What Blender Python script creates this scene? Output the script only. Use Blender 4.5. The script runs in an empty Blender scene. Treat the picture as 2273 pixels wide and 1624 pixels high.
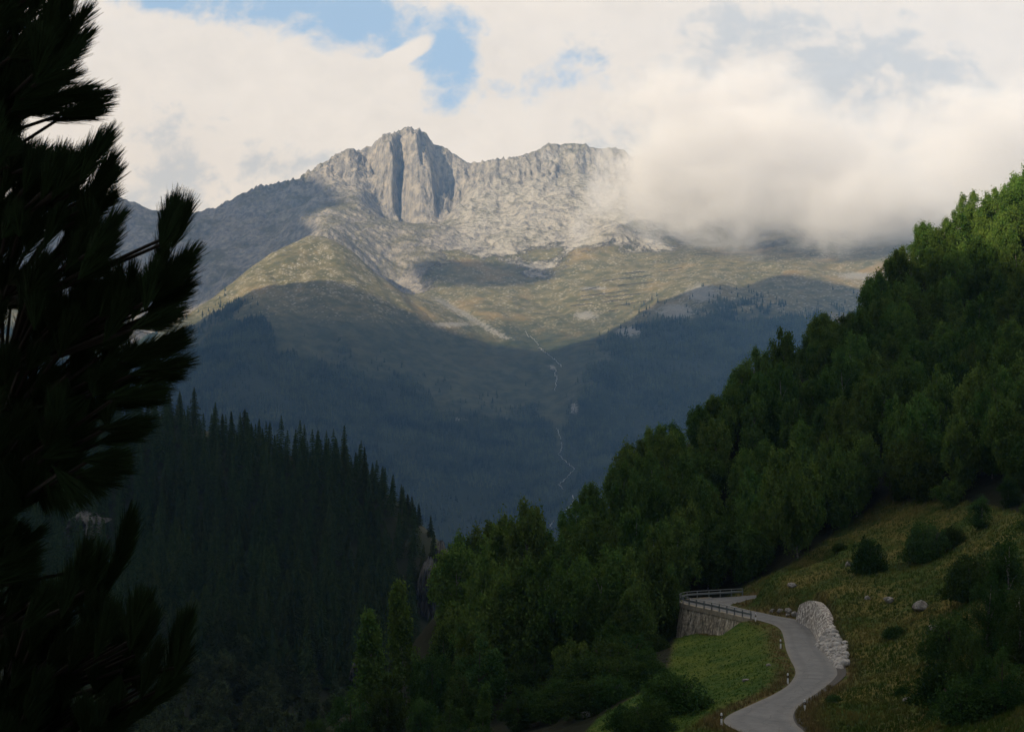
import bpy, math, random
import numpy as np
from mathutils import Vector, Matrix, Euler

random.seed(7)
RNG = np.random.default_rng(11)
SC = bpy.context.scene
COL = SC.collection

# ------------------------------------------------------------------ camera, world, sun, exposure
W_, H_ = 2273.0, 1624.0              # size of the picture the measurements were taken in
LENS = 50.0
F_ = W_ * LENS / 36.0
CX, CY = W_ / 2, H_ / 2
PITCH = math.atan(143.0 / F_)
CP, SP = math.cos(PITCH), math.sin(PITCH)

cam_d = bpy.data.cameras.new("camera")
cam = bpy.data.objects.new("camera", cam_d)
COL.objects.link(cam)
cam.location = (0, 0, 0)
cam.rotation_euler = (math.pi / 2 + PITCH, 0, 0)
cam_d.lens = LENS
cam_d.sensor_width = 36.0
cam_d.clip_start = 0.1
cam_d.clip_end = 60000.0
cam_d.dof.use_dof = True
cam_d.dof.focus_distance = 400.0
cam_d.dof.aperture_fstop = 16.0
SC.camera = cam

SUN_H = (-0.60, -0.80)               # horizontal direction towards the sun
SUN_TAN = 0.36                       # tangent of its elevation
SUN_EL = math.atan(SUN_TAN)
SUN_V = Vector((SUN_H[0], SUN_H[1], SUN_TAN)).normalized()

sun_d = bpy.data.lights.new("sun", 'SUN')
sun_d.energy = 5.0
sun_d.angle = math.radians(0.5)
sun_d.color = (1.0, 0.83, 0.60)
sun = bpy.data.objects.new("sun", sun_d)
COL.objects.link(sun)
sun.rotation_euler = SUN_V.to_track_quat('Z', 'Y').to_euler()

SC.view_settings.view_transform = 'Standard'
SC.view_settings.look = 'None'
SC.view_settings.exposure = 0.55
SC.view_settings.gamma = 1.0
SC.cycles.max_bounces = 12
SC.cycles.diffuse_bounces = 2
SC.cycles.glossy_bounces = 1
SC.cycles.transmission_bounces = 2
SC.cycles.transparent_max_bounces = 8
SC.cycles.volume_bounces = 8
SC.cycles.volume_max_steps = 96
SC.cycles.use_denoising = True
SC.cycles.sample_clamp_indirect = 4.0
SC.cycles.caustics_reflective = False
SC.cycles.caustics_refractive = False


class NT:
    """small helper for node trees"""
    def __init__(self, tree):
        self.t = tree
        tree.nodes.clear()

    def n(self, kind, **kw):
        nd = self.t.nodes.new(kind)
        for k, v in kw.items():
            setattr(nd, k, v)
        return nd

    def put(self, sock, v):
        if v is None:
            return
        if isinstance(v, bpy.types.NodeSocket):
            self.t.links.new(v, sock)
        else:
            if sock.type == 'RGBA' and len(v) == 3:
                v = (*v, 1)
            sock.default_value = v

    def m(self, op, a, b=None, c=None, clamp=False):
        nd = self.n('ShaderNodeMath', operation=op, use_clamp=clamp)
        self.put(nd.inputs[0], a)
        self.put(nd.inputs[1], b)
        self.put(nd.inputs[2], c)
        return nd.outputs[0]

    def ss(self, x, lo, hi):
        nd = self.n('ShaderNodeMapRange', interpolation_type='SMOOTHSTEP')
        self.put(nd.inputs[0], x)
        nd.inputs[1].default_value = lo
        nd.inputs[2].default_value = hi
        return nd.outputs[0]

    def noise(self, vec, scale, detail=4, rough=0.55, dist=0.0, kind='NOISE'):
        nd = self.n('ShaderNodeTexNoise')
        self.put(nd.inputs['Vector'], vec)
        nd.inputs['Scale'].default_value = scale
        nd.inputs['Detail'].default_value = detail
        nd.inputs['Roughness'].default_value = rough
        nd.inputs['Distortion'].default_value = dist
        return nd.outputs['Fac']

    def voro(self, vec, scale, feature='F1', rand=1.0, out='Distance'):
        nd = self.n('ShaderNodeTexVoronoi', feature=feature)
        self.put(nd.inputs['Vector'], vec)
        nd.inputs['Scale'].default_value = scale
        nd.inputs['Randomness'].default_value = rand
        return nd.outputs[out]

    def mix(self, f, a, b):
        nd = self.n('ShaderNodeMix', data_type='RGBA')
        self.put(nd.inputs[0], f)
        self.put(nd.inputs[6], a)
        self.put(nd.inputs[7], b)
        return nd.outputs[2]

    def pos(self):
        return self.n('ShaderNodeNewGeometry').outputs['Position']

    def obj(self):
        return self.n('ShaderNodeTexCoord').outputs['Object']

    def scale(self, vec, s):
        nd = self.n('ShaderNodeVectorMath', operation='MULTIPLY')
        self.put(nd.inputs[0], vec)
        nd.inputs[1].default_value = s
        return nd.outputs[0]

    def attr(self, name):
        return self.n('ShaderNodeAttribute', attribute_name=name).outputs['Fac']

    def bump(self, h, strength, dist):
        nd = self.n('ShaderNodeBump')
        self.put(nd.inputs['Height'], h)
        nd.inputs['Strength'].default_value = strength
        nd.inputs['Distance'].default_value = dist
        return nd.outputs[0]

    def bsdf(self, col, rough=0.85, normal=None, spec=0.2, metal=0.0):
        nd = self.n('ShaderNodeBsdfPrincipled')
        self.put(nd.inputs['Base Color'], col)
        self.put(nd.inputs['Roughness'], rough)
        nd.inputs['Specular IOR Level'].default_value = spec
        nd.inputs['Metallic'].default_value = metal
        if normal is not None:
            self.put(nd.inputs['Normal'], normal)
        return nd.outputs[0]

    def out(self, surf=None, vol=None):
        nd = self.n('ShaderNodeOutputMaterial')
        if surf is not None:
            self.t.links.new(surf, nd.inputs['Surface'])
        if vol is not None:
            self.t.links.new(vol, nd.inputs['Volume'])


def material(name):
    m = bpy.data.materials.new(name)
    m.use_nodes = True
    return m, NT(m.node_tree)


CLOUDS = [(1720, 390, 6700, 420, 185, 550), (1500, 390, 6900, 170, 150, 450), (1900, 460, 6600, 380, 95, 500),
          (2250, 360, 6500, 380, 200, 500), (1290, 505, 6900, 38, 62, 90), (1340, 440, 7000, 50, 60, 150), (1600, 250, 7000, 260, 130, 400), (1225, 352, 7700, 34, 24, 60)]
CLOUD_BOX = ((80, 5900, 650), (3400, 7700, 2300))

# ---- sky: Nishita sky with a cloud deck laid over the directions it covers
world = bpy.data.worlds.new("World")
SC.world = world
world.use_nodes = True


def build_world():
    t = NT(world.node_tree)
    sky = t.n('ShaderNodeTexSky', sky_type='NISHITA')
    sky.sun_disc = False
    sky.sun_elevation = SUN_EL
    sky.sun_rotation = math.atan2(SUN_H[0], SUN_H[1])
    sky.altitude = 1300
    sky.air_density = 1.0
    sky.dust_density = 1.2
    d = t.n('ShaderNodeTexCoord').outputs['Generated']
    sep = t.n('ShaderNodeSeparateXYZ')
    t.put(sep.inputs[0], d)
    x, y, z = sep.outputs
    ym = t.m('MAXIMUM', y, 0.08)
    A = t.m('DIVIDE', x, ym)
    T = t.m('DIVIDE', z, ym)
    cmb = t.n('ShaderNodeCombineXYZ')
    t.put(cmb.inputs[0], A)
    t.put(cmb.inputs[1], t.m('MULTIPLY', T, 1.25))
    P = cmb.outputs[0]
    n1 = t.noise(P, 17.0, 8, 0.62, 0.35)
    n2 = t.noise(t.scale(P, (1, 1, 1)), 52.0, 6, 0.62, 0.3)
    n3 = t.noise(t.scale(P, (-1, 1, 1)), 5.0, 5, 0.5, 0.2)

    def ell(u, v, ru, rv, n_amp=1.0, rot=0.0):
        a0, t0 = (u - CX) / F_, (955 - v) / F_
        ca, sa = math.cos(rot), math.sin(rot)
        dx = t.m('SUBTRACT', A, a0)
        dy = t.m('SUBTRACT', T, t0)
        X = t.m('ADD', t.m('MULTIPLY', dx, ca), t.m('MULTIPLY', dy, sa))
        Y = t.m('SUBTRACT', t.m('MULTIPLY', dy, ca), t.m('MULTIPLY', dx, sa))
        X = t.m('DIVIDE', X, ru / F_)
        Y = t.m('DIVIDE', Y, rv / F_)
        r = t.m('SQRT', t.m('ADD', t.m('MULTIPLY', X, X), t.m('MULTIPLY', Y, Y)))
        return t.m('SUBTRACT', 1.0, r)

    def union(lst):
        r = lst[0]
        for e in lst[1:]:
            r = t.m('MAXIMUM', r, e)
        return r
    wob = t.m('ADD', t.m('MULTIPLY', t.m('SUBTRACT', n1, 0.5), 6.0), t.m('MULTIPLY', t.m('SUBTRACT', n2, 0.5), 2.6))
    hole = union([ell(560, -50, 320, 115, rot=-0.12), ell(800, 30, 190, 95, rot=-0.15), ell(1005, 110, 100, 120, rot=0.6),
                  t.m('MULTIPLY', ell(985, 225, 60, 60), 0.35), t.m('MULTIPLY', ell(1090, 185, 80, 40), 0.6), t.m('MULTIPLY', ell(1215, 165, 130, 50), 0.42),
                  ell(350, -20, 110, 40)])
    wisp = ell(895, 112, 90, 26, rot=0.5)
    hole = t.m('SUBTRACT', hole, t.m('MAXIMUM', t.m('MULTIPLY', wisp, 1.5), 0.0))
    blue = t.ss(t.m('ADD', hole, t.m('MULTIPLY', wob, 0.42)), -0.12, 0.68)
    cover = t.m('SUBTRACT', 1.0, blue)
    # grey undersides of the cloud deck
    gz = union([ell(400, 350, 130, 110), ell(1880, 180, 330, 190, rot=-0.4), ell(1480, 330, 220, 130),
                ell(1900, 320, 260, 120), ell(600, 360, 150, 60), t.m('MULTIPLY', ell(1700, 90, 300, 160), 0.7)])
    g = t.ss(t.m('ADD', t.m('MULTIPLY', gz, 0.6), t.m('MULTIPLY', wob, 0.55)), -0.05, 0.62)
    col = t.mix(g, WCLOUD_LIT, WCLOUD_GREY)
    puff = t.m('ADD', 0.80, t.m('ADD', t.m('MULTIPLY', n2, 0.16), t.m('MULTIPLY', n1, 0.26)))
    front = t.ss(y, 0.1, 0.4)
    n4 = t.ss(t.noise(t.scale(d, (1, 1, 1.8)), 2.2, 6, 0.6, 0.3), 0.40, 0.52)
    cover = t.m('ADD', t.m('MULTIPLY', cover, front), t.m('MULTIPLY', t.m('SUBTRACT', 1.0, front), t.m('MULTIPLY', n4, 0.55)))
    puff = t.m('MULTIPLY', puff, t.m('ADD', 0.62, t.m('MULTIPLY', front, 0.38)))
    mulc = t.n('ShaderNodeVectorMath', operation='SCALE')
    t.put(mulc.inputs[0], col)
    t.put(mulc.inputs['Scale'], puff)
    bg1 = t.n('ShaderNodeBackground')
    t.put(bg1.inputs[0], t.mix(t.m('MULTIPLY', front, 0.6), sky.outputs[0], (6.8, 8.5, 10.0)))
    bg1.inputs[1].default_value = SKY_S
    bg2 = t.n('ShaderNodeBackground')
    t.put(bg2.inputs[0], mulc.outputs[0])
    bg2.inputs[1].default_value = 1.0
    mx = t.n('ShaderNodeMixShader')
    t.put(mx.inputs[0], cover)
    t.t.links.new(bg1.outputs[0], mx.inputs[1])
    t.t.links.new(bg2.outputs[0], mx.inputs[2])
    o = t.n('ShaderNodeOutputWorld')
    t.t.links.new(mx.outputs[0], o.inputs[0])


SKY_S = 0.07
HAZE_D = 4.5e-5
CLOUD_D = 0.005
WCLOUD_LIT = (0.86, 0.71, 0.535)
WCLOUD_GREY = (0.585, 0.525, 0.44)
build_world()


# ------------------------------------------------------------------ geometry helpers
def ray(u, v):
    a, b = (np.asarray(u, float) - CX) / F_, (CY - np.asarray(v, float)) / F_
    return a / (CP - b * SP), (SP + b * CP) / (CP - b * SP)      # x/y and z/y of that line of sight


def at(u, v, D):
    A, T = ray(u, v)
    return np.array([A * D, np.asarray(D, float) + 0 * A, T * D])


def seen(x, y, z):
    fwd = y * CP + z * SP
    return CX + F_ * x / fwd, CY - F_ * (-y * SP + z * CP) / fwd


def plane_hit(u, v, z):
    A, T = ray(u, v)
    D = z / T
    return A * D, D


def _hash(ix, iy, seed):
    h = (ix.astype(np.int64) * 374761393 + iy.astype(np.int64) * 668265263 + seed * 1442695041) & 0xFFFFFFFF
    h = ((h ^ (h >> 13)) * 1274126177) & 0xFFFFFFFF
    return (h ^ (h >> 16)) & 0xFFFFFFFF


def gn(x, y, seed=0):
    ix, iy = np.floor(x), np.floor(y)
    fx, fy = x - ix, y - iy
    ux, uy = fx * fx * fx * (fx * (fx * 6 - 15) + 10), fy * fy * fy * (fy * (fy * 6 - 15) + 10)

    def g(dx, dy):
        a = _hash(ix + dx, iy + dy, seed) * (2 * np.pi / 4294967296.0)
        return np.cos(a) * (fx - dx) + np.sin(a) * (fy - dy)
    a, b, c, d = g(0, 0), g(1, 0), g(0, 1), g(1, 1)
    return ((a * (1 - ux) + b * ux) * (1 - uy) + (c * (1 - ux) + d * ux) * uy) * 1.5


def fbm(x, y, o=5, seed=0, gain=0.5, lac=2.03):
    s, a = 0, 1.0
    for i in range(o):
        s = s + a * gn(x, y, seed + i * 17)
        x, y, a = x * lac + 3.1, y * lac - 7.7, a * gain
    return s


def ridged(x, y, o=5, seed=0, gain=0.5, lac=2.07):
    s, a = 0, 1.0
    for i in range(o):
        s = s + a * (1 - 2 * np.abs(gn(x, y, seed + i * 13)))
        x, y, a = x * lac + 1.7, y * lac + 5.3, a * gain
    return s


def sstep(x, a, b):
    t = np.clip((x - a) / (b - a), 0, 1)
    return t * t * (3 - 2 * t)


class RBF:
    """smooth surface through scattered control points: (x/y, log y) -> z/y"""
    def __init__(self, pts, k=0.5, c=0.02, deg=1):
        P = np.array([[*ray(u, v), D] for u, v, D in pts])
        self.k, self.c = k, c
        self.X = np.stack([P[:, 0], np.log(P[:, 2]) * k], 1)
        T = P[:, 1]
        n = len(T)
        Phi = self.phi(self.X, self.X)
        Q = np.c_[np.ones(n), self.X]
        M = np.block([[Phi, Q], [Q.T, np.zeros((3, 3))]])
        self.w = np.linalg.solve(M + 1e-9 * np.eye(n + 3), np.r_[T, 0, 0, 0])

    def phi(self, a, b):
        d2 = (a[:, None, 0] - b[None, :, 0]) ** 2 + (a[:, None, 1] - b[None, :, 1]) ** 2
        return -np.sqrt(d2 + self.c ** 2)

    def __call__(self, A, Y):
        """height z at x = A*Y, y = Y"""
        sh = np.shape(A)
        X = np.stack([np.ravel(A), np.log(np.ravel(Y)) * self.k], 1)
        out = np.empty(len(X))
        for i in range(0, len(X), 60000):
            x = X[i:i + 60000]
            out[i:i + 60000] = self.phi(x, self.X) @ self.w[:-3] + self.w[-3] + x @ self.w[-2:]
        return out.reshape(sh) * Y


def new_mesh(name, V, Fq, smooth=False, attrs=None, mat_idx=None):
    V = np.asarray(V, np.float32)
    Fq = np.asarray(Fq, np.int32)
    me = bpy.data.meshes.new(name)
    k = Fq.shape[1]
    me.vertices.add(len(V))
    me.vertices.foreach_set('co', V.ravel())
    me.loops.add(Fq.size)
    me.loops.foreach_set('vertex_index', Fq.ravel())
    me.polygons.add(len(Fq))
    me.polygons.foreach_set('loop_start', np.arange(0, Fq.size, k, dtype=np.int32))
    me.polygons.foreach_set('loop_total', np.full(len(Fq), k, np.int32))
    if smooth:
        me.polygons.foreach_set('use_smooth', np.ones(len(Fq), bool))
    if mat_idx is not None:
        me.polygons.foreach_set('material_index', np.asarray(mat_idx, np.int32))
    for kname, val in (attrs or {}).items():
        a = me.attributes.new(kname, 'FLOAT', 'POINT')
        a.data.foreach_set('value', np.asarray(val, np.float32).ravel())
    me.update(calc_edges=True)
    return me


def link(name, me, mat=None, parent=None):
    o = bpy.data.objects.new(name, me)
    COL.objects.link(o)
    if mat is not None and me is not None:
        for m in (mat if isinstance(mat, (list, tuple)) else [mat]):
            me.materials.append(m)
    if parent is not None:
        o.parent = parent
    return o


def tag(o, label=None, cat=None, group=None, kind=None):
    for k, v in (('label', label), ('category', cat), ('group', group), ('kind', kind)):
        if v:
            o[k] = v
    return o


def empty(name, loc, label, cat, group=None, rz=0.0):
    o = bpy.data.objects.new(name, None)
    o.empty_display_size = 0.5
    COL.objects.link(o)
    o.location = loc
    o.rotation_euler = (0, 0, rz)
    return tag(o, label, cat, group, 'thing')


def grid_faces(nu, nv):
    i = np.arange(nu * nv).reshape(nv, nu)
    return np.stack([i[:-1, :-1], i[:-1, 1:], i[1:, 1:], i[1:, :-1]], -1).reshape(-1, 4)


class MB:
    """collects simple solids into one mesh"""
    def __init__(self):
        self.v, self.f, self.n = [], [], 0

    def add(self, V, Fl):
        self.v.append(np.asarray(V, float))
        self.f += [tuple(int(i) + self.n for i in f) for f in Fl]
        self.n += len(V)

    def box(self, c, s, M=None):
        x, y, z = np.array(s) / 2
        V = np.array([[-x, -y, -z], [x, -y, -z], [x, y, -z], [-x, y, -z], [-x, -y, z], [x, -y, z], [x, y, z], [-x, y, z]])
        if M is not None:
            V = V @ np.array(M).T
        self.add(V + np.array(c), [(0, 3, 2, 1), (4, 5, 6, 7), (0, 1, 5, 4), (1, 2, 6, 5), (2, 3, 7, 6), (3, 0, 4, 7)])

    def tube(self, pts, radii, n=8, cap=True):
        pts = [np.asarray(p, float) for p in pts]
        radii = radii if hasattr(radii, '__len__') else [radii] * len(pts)
        V, Fl = [], []
        up = np.array([0, 0, 1.0])
        prev = None
        for i, p in enumerate(pts):
            d = pts[min(i + 1, len(pts) - 1)] - pts[max(i - 1, 0)]
            d = d / (np.linalg.norm(d) + 1e-9)
            if prev is None:
                a = np.cross(d, up)
                if np.linalg.norm(a) < 1e-3:
                    a = np.array([1.0, 0, 0])
            else:
                a = prev - d * np.dot(prev, d)
            a = a / np.linalg.norm(a)
            prev = a
            b = np.cross(d, a)
            for k in range(n):
                t = 2 * math.pi * k / n
                V.append(p + radii[i] * (math.cos(t) * a + math.sin(t) * b))
        for i in range(len(pts) - 1):
            for k in range(n):
                Fl.append((i * n + k, i * n + (k + 1) % n, (i + 1) * n + (k + 1) % n, (i + 1) * n + k))
        if cap:
            Fl.append(tuple(range(n))[::-1])
            Fl.append(tuple((len(pts) - 1) * n + k for k in range(n)))
        self.add(V, Fl)

    def mesh(self, name, smooth=False):
        me = bpy.data.meshes.new(name)
        me.from_pydata(np.vstack(self.v).tolist(), [], self.f)
        if smooth:
            me.polygons.foreach_set('use_smooth', np.ones(len(me.polygons), bool))
        me.update()
        return me


_ico = None


def ico_arr():
    global _ico
    if _ico is None:
        import bmesh
        bm = bmesh.new()
        bmesh.ops.create_icosphere(bm, subdivisions=3, radius=1.0)
        _ico = (np.array([v.co[:] for v in bm.verts]), [tuple(v.index for v in f.verts) for f in bm.faces])
        bm.free()
    return _ico


# ------------------------------------------------------------------ far mountains
MP = []
for _u, _v, _D in [  # main skyline
        (-400, 500, 8.2), (-100, 470, 8.2), (130, 440, 8.2), (270, 430, 8.2), (305, 458, 8.2), (370, 466, 8.2), (440, 466, 8.2),
        (510, 443, 8.2), (575, 407, 8.3), (640, 400, 8.3), (700, 371, 8.3), (745, 346, 8.3), (783, 327, 8.3), (812, 342, 8.3),
        (842, 311, 8.3), (880, 302, 8.3), (903, 290, 8.3), (938, 300, 8.3), (955, 326, 8.3), (1000, 340, 8.4),
        (1080, 350, 8.4), (1150, 343, 8.4), (1210, 322, 8.5), (1245, 317, 8.5), (1300, 322, 8.5), (1370, 324, 8.5),
        (1450, 345, 8.5), (1600, 380, 8.4), (1800, 420, 8.2), (2000, 450, 8.0), (2273, 470, 7.8), (2700, 470, 7.8),
        # cliff feet and walls
        (872, 455, 8.10), (915, 468, 8.08), (960, 468, 8.08), (1003, 440, 8.12), (838, 425, 8.12), (800, 392, 8.14),
        (760, 385, 8.12), (1040, 405, 8.15), (1080, 430, 8.0), (1150, 405, 8.12), (1250, 375, 8.25), (1250, 430, 7.9),
        (1350, 395, 8.15), (1350, 460, 7.7),
        # the bowl
        (960, 500, 7.6), (900, 490, 7.75), (1100, 480, 7.7), (1100, 540, 7.3), (1200, 540, 7.3), (1300, 500, 7.5),
        (1000, 560, 7.1), (930, 570, 7.0), (1100, 600, 6.9), (1200, 600, 6.9), (1000, 620, 6.75), (1100, 650, 6.5),
        (1200, 660, 6.5), (1000, 670, 6.4), (1130, 700, 6.1), (1200, 742, 5.85), (1216, 775, 5.6),
        # rib coming down from the summit, knoll in front of it
        (800, 436, 7.85), (740, 448, 7.7), (690, 473, 7.4), (740, 480, 7.2), (725, 512, 6.9), (780, 520, 7.1),
        (700, 520, 6.4), (640, 545, 6.3), (560, 585, 6.2), (500, 635, 6.1), (430, 680, 6.0), (350, 740, 5.9),
        (250, 800, 5.8), (770, 543, 6.3), (830, 598, 6.2), (880, 640, 6.1), (935, 690, 5.9), (1000, 733, 5.8),
        (1100, 768, 5.7), (430, 740, 6.8), (350, 790, 6.8), (560, 640, 6.8), (640, 590, 6.8), (860, 660, 6.7),
        # slopes left behind the knoll
        (300, 560, 7.4), (450, 600, 7.2), (450, 520, 7.8), (600, 520, 7.6), (600, 448, 8.0), (680, 430, 8.0),
        (150, 560, 7.4), (100, 700, 6.6), (-200, 700, 6.5),
        # face of the knoll and the wooded shoulder below
        (700, 580, 6.1), (650, 640, 5.8), (550, 700, 5.5), (450, 760, 5.3), (800, 700, 5.6), (900, 755, 5.5),
        (700, 800, 5.1), (600, 900, 4.7), (450, 900, 4.7), (800, 900, 4.9), (1000, 890, 5.0), (1100, 850, 5.3),
        (700, 1000, 4.4), (900, 1000, 4.6), (1100, 1000, 4.7), (1000, 1150, 4.2), (1150, 1170, 4.2), (900, 1250, 3.9),
        (1150, 1250, 4.0), (300, 1000, 4.4), (100, 900, 4.8), (-200, 900, 4.8),
        # stream
        (1235, 832, 5.35), (1245, 900, 5.05), (1245, 1000, 4.75), (1250, 1080, 4.45), (1228, 1180, 4.15),
        # right side
        (1330, 745, 5.7), (1450, 672, 5.9), (1530, 645, 6.0), (1590, 632, 6.0), (1600, 670, 5.8), (1500, 740, 5.5),
        (1400, 800, 5.3), (1650, 750, 5.4), (1800, 750, 5.3), (1650, 640, 6.1), (1740, 606, 6.3), (1900, 640, 6.0),
        (2100, 600, 6.0), (1600, 590, 6.5), (1700, 562, 6.9), (1900, 570, 6.7), (1500, 600, 6.6), (1400, 560, 7.0),
        (1380, 512, 7.2), (1450, 520, 7.3), (1400, 480, 7.5), (1650, 525, 7.4), (1900, 530, 7.3), (2100, 510, 7.2),
        (2400, 520, 7.0), (1300, 650, 6.3), (1350, 700, 6.0), (1300, 850, 5.1), (1400, 950, 4.8), (1500, 850, 5.0),
        (1700, 900, 4.7), (1350, 1050, 4.4), (1800, 1000, 4.4), (1500, 1100, 4.1), (1300, 1150, 4.1),
        (2273, 650, 5.8), (2273, 900, 4.8), (2600, 800, 5.2)]:
    MP.append((_u, _v, _D * 1000))
for _u in range(-500, 2900, 300):
    MP.append((_u, 800, 9700.0))
    MP.append((_u, 1420, 3300.0))
    MP.append((_u, 1200, 11500.0))
MRBF = RBF(MP, k=0.5, c=0.006)


def px_of(A):
    return CX + F_ * A * 0.999


def mountain_z(A, Y, detail=True):
    """height, with rock relief, of the far mountain at x = A*Y, y = Y"""
    x = A * Y
    rocky = rock_amount(A, Y)
    # vertical ribs and gullies: the surface is shifted back and forth along the view depth
    u = px_of(A)
    cl = np.exp(-((u - 920) / 150.0) ** 2) * sstep(Y, 7800, 8050)
    wx = x + 60 * fbm(x / 260.0, Y / 300.0, 3, 5)
    ribs = ridged(wx / 210.0, Y / 900.0, 4, 31, 0.55)
    Yd = Y + sstep(Y, 7300, 7900) * (1 - sstep(Y, 8330, 8500)) * (26 + 30 * cl) * (ribs - 1.0)
    Yd = Yd + 16 * rocky * fbm(x / 110.0, Y / 140.0, 3, 77)
    butt = np.interp(u + 5 * fbm(x / 60.0, Y / 90.0, 3, 9), [690, 760, 800, 838, 852, 868, 886, 903, 922, 950, 1004, 1040, 1110],
                     [0, 10, -10, 20, 50, 80, -25, 10, 62, 66, -120, -100, 0])
    Yd = Yd + butt * sstep(Y, 7950, 8080) * (1 - sstep(Y, 8420, 8600))
    z = MRBF(A, Yd)
    big = ridged(x / 700.0 + 0.3 * fbm(x / 400., Y / 400., 2, 8), Y / 800.0, 6, 3, 0.5)
    z = z + (4 + 30 * rocky) * (big - 1.05) * 0.75
    z = z + rocky * 7 * (ridged(x / 110.0, Y / 140.0, 3, 19, 0.5) - 0.95)
    z = z + (1 - rocky) * 7 * fbm(x / 240.0, Y / 300.0, 6, 44, 0.55)
    # gullies of the grassy and wooded slopes
    g = sstep(Y, 3600, 4400) * (1 - sstep(Y, 6200, 6900))
    z = z - g * 16 * np.clip(ridged(x / 420.0 + 0.0009 * Y, Y / 2600.0, 3, 61) - 0.5, 0, 2) 
    # stepped slabs of the bowl
    bowl = sstep(u, 950, 1020) * (1 - sstep(u, 1380, 1560)) * sstep(Y, 6850, 7050) * (1 - sstep(Y, 7900, 8100))
    st = z / 42.0 + 1.3 * fbm(x / 400.0, Y / 300.0, 4, 91)
    z = z + bowl * 14 * (np.tanh(4 * (st - np.floor(st) - 0.5)) * 0.5 - (st - np.floor(st) - 0.5))
    # broken crest
    cr = np.exp(-((Y - 8330) / 190.0) ** 2)
    z = z + cr * 19 * (ridged(x / 46.0, Y / 320.0, 4, 23, 0.62) - 1.2) * sstep(Y, 8000, 8200)
    z = z + cr * (-62 * np.exp(-((u - 905) / 62.0) ** 2) - 14 - 58 * np.exp(-((u - 964) / 20.0) ** 2) + 12 * np.exp(-((u - 905) / 14.0) ** 2)
                  - 44 * np.exp(-((u - 816) / 17.0) ** 2) + 34 * np.exp(-((u - 1085) / 60.0) ** 2))
    return z


def rock_amount(A, Y):
    u = px_of(A)
    x = A * Y
    n = fbm(x / 300.0, Y / 300.0, 5, 101) * 260
    r_left = sstep(Y + n, 6500, 6800)
    r_mid = sstep(Y + n * 1.3, 6650, 7500)
    r_right = sstep(Y + n, 6900, 7600)
    a = sstep(u, 880, 1000)
    b = sstep(u, 1300, 1650)
    return r_left * (1 - a) + (r_mid * (1 - b) + r_right * b) * a


TREELINE = np.array([(-400, 760), (380, 760), (430, 742), (500, 700), (550, 690), (600, 722), (620, 790), (760, 800), (860, 838),
                     (930, 860), (1000, 890), (1100, 915), (1190, 925), (1240, 980), (1275, 890), (1300, 820), (1340, 775),
                     (1420, 725), (1450, 700), (1500, 705), (1560, 690), (1620, 675), (1700, 670), (1720, 700), (1800, 716),
                     (1900, 700), (2000, 690), (2700, 690)], float)


def forest_amount(A, Y, z):
    u, v = seen(A * Y, Y, z)
    x = A * Y
    n = 46 * fbm(x / 170.0, Y / 220.0, 4, 133, 0.6)
    tl = np.interp(u, TREELINE[:, 0], TREELINE[:, 1])
    return sstep(v + n - tl, -14, 16) * (1 - sstep(Y, 6250, 6400))


nu, nv = 1000, 760
mA = np.linspace(-0.47, 0.47, nu)
r = np.linspace(0, 1, nv)
mY = np.interp(r, [0, 0.06, 0.38, 0.60, 0.92, 0.96, 1.0], [3300, 4000, 5700, 7000, 8480, 8900, 11000])
AA, YY = np.meshgrid(mA, mY)
ZZ = mountain_z(AA, YY)
fo = forest_amount(AA, YY, ZZ)
ro = rock_amount(AA, YY)
_u, _v = seen(AA * YY, YY, ZZ)
# scree fans and bare patches
knoll = np.exp(-((_u - 700) / 200.0) ** 2 - ((_v - 590) / 60.0) ** 2) * (YY < 6600)
patch = np.zeros_like(ZZ)
for pu, pv, ru, rv in [(1560, 650, 55, 30), (1500, 690, 60, 26), (1395, 735, 40, 14), (1275, 905, 12, 20),
                       (1228, 815, 10, 6), (1320, 640, 50, 5), (1900, 612, 60, 12),
                       (1000, 720, 70, 8), (1960, 560, 40, 8), (1020, 930, 30, 6), (1300, 700, 40, 14)]:
    patch = np.maximum(patch, np.exp(-((_u - pu) / ru) ** 2 - ((_v - pv) / rv) ** 2) * (YY < 6700))
_du = (_u - (930 + (_v - 640) * 1.75)) / 26.0
patch = np.maximum(patch, 0.8 * np.exp(-_du ** 2) * sstep(_v, 640, 670) * (1 - sstep(_v, 745, 770)) * (YY < 6700))
V = np.stack([AA * YY, YY, ZZ], -1).reshape(-1, 3)
fo2 = fo * (1 - np.clip(patch * 1.3, 0, 1))
me = new_mesh('mountain', V, grid_faces(nu, nv), True,
              {'scree': sstep(_u, 950, 1060) * (1 - sstep(_u, 1550, 1750)) * sstep(YY, 6700, 7000) * (1 - 0.6 * sstep(YY, 8050, 8200)), 'rock': ro, 'forest': fo2, 'patch': patch, 'knoll': knoll})


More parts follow.
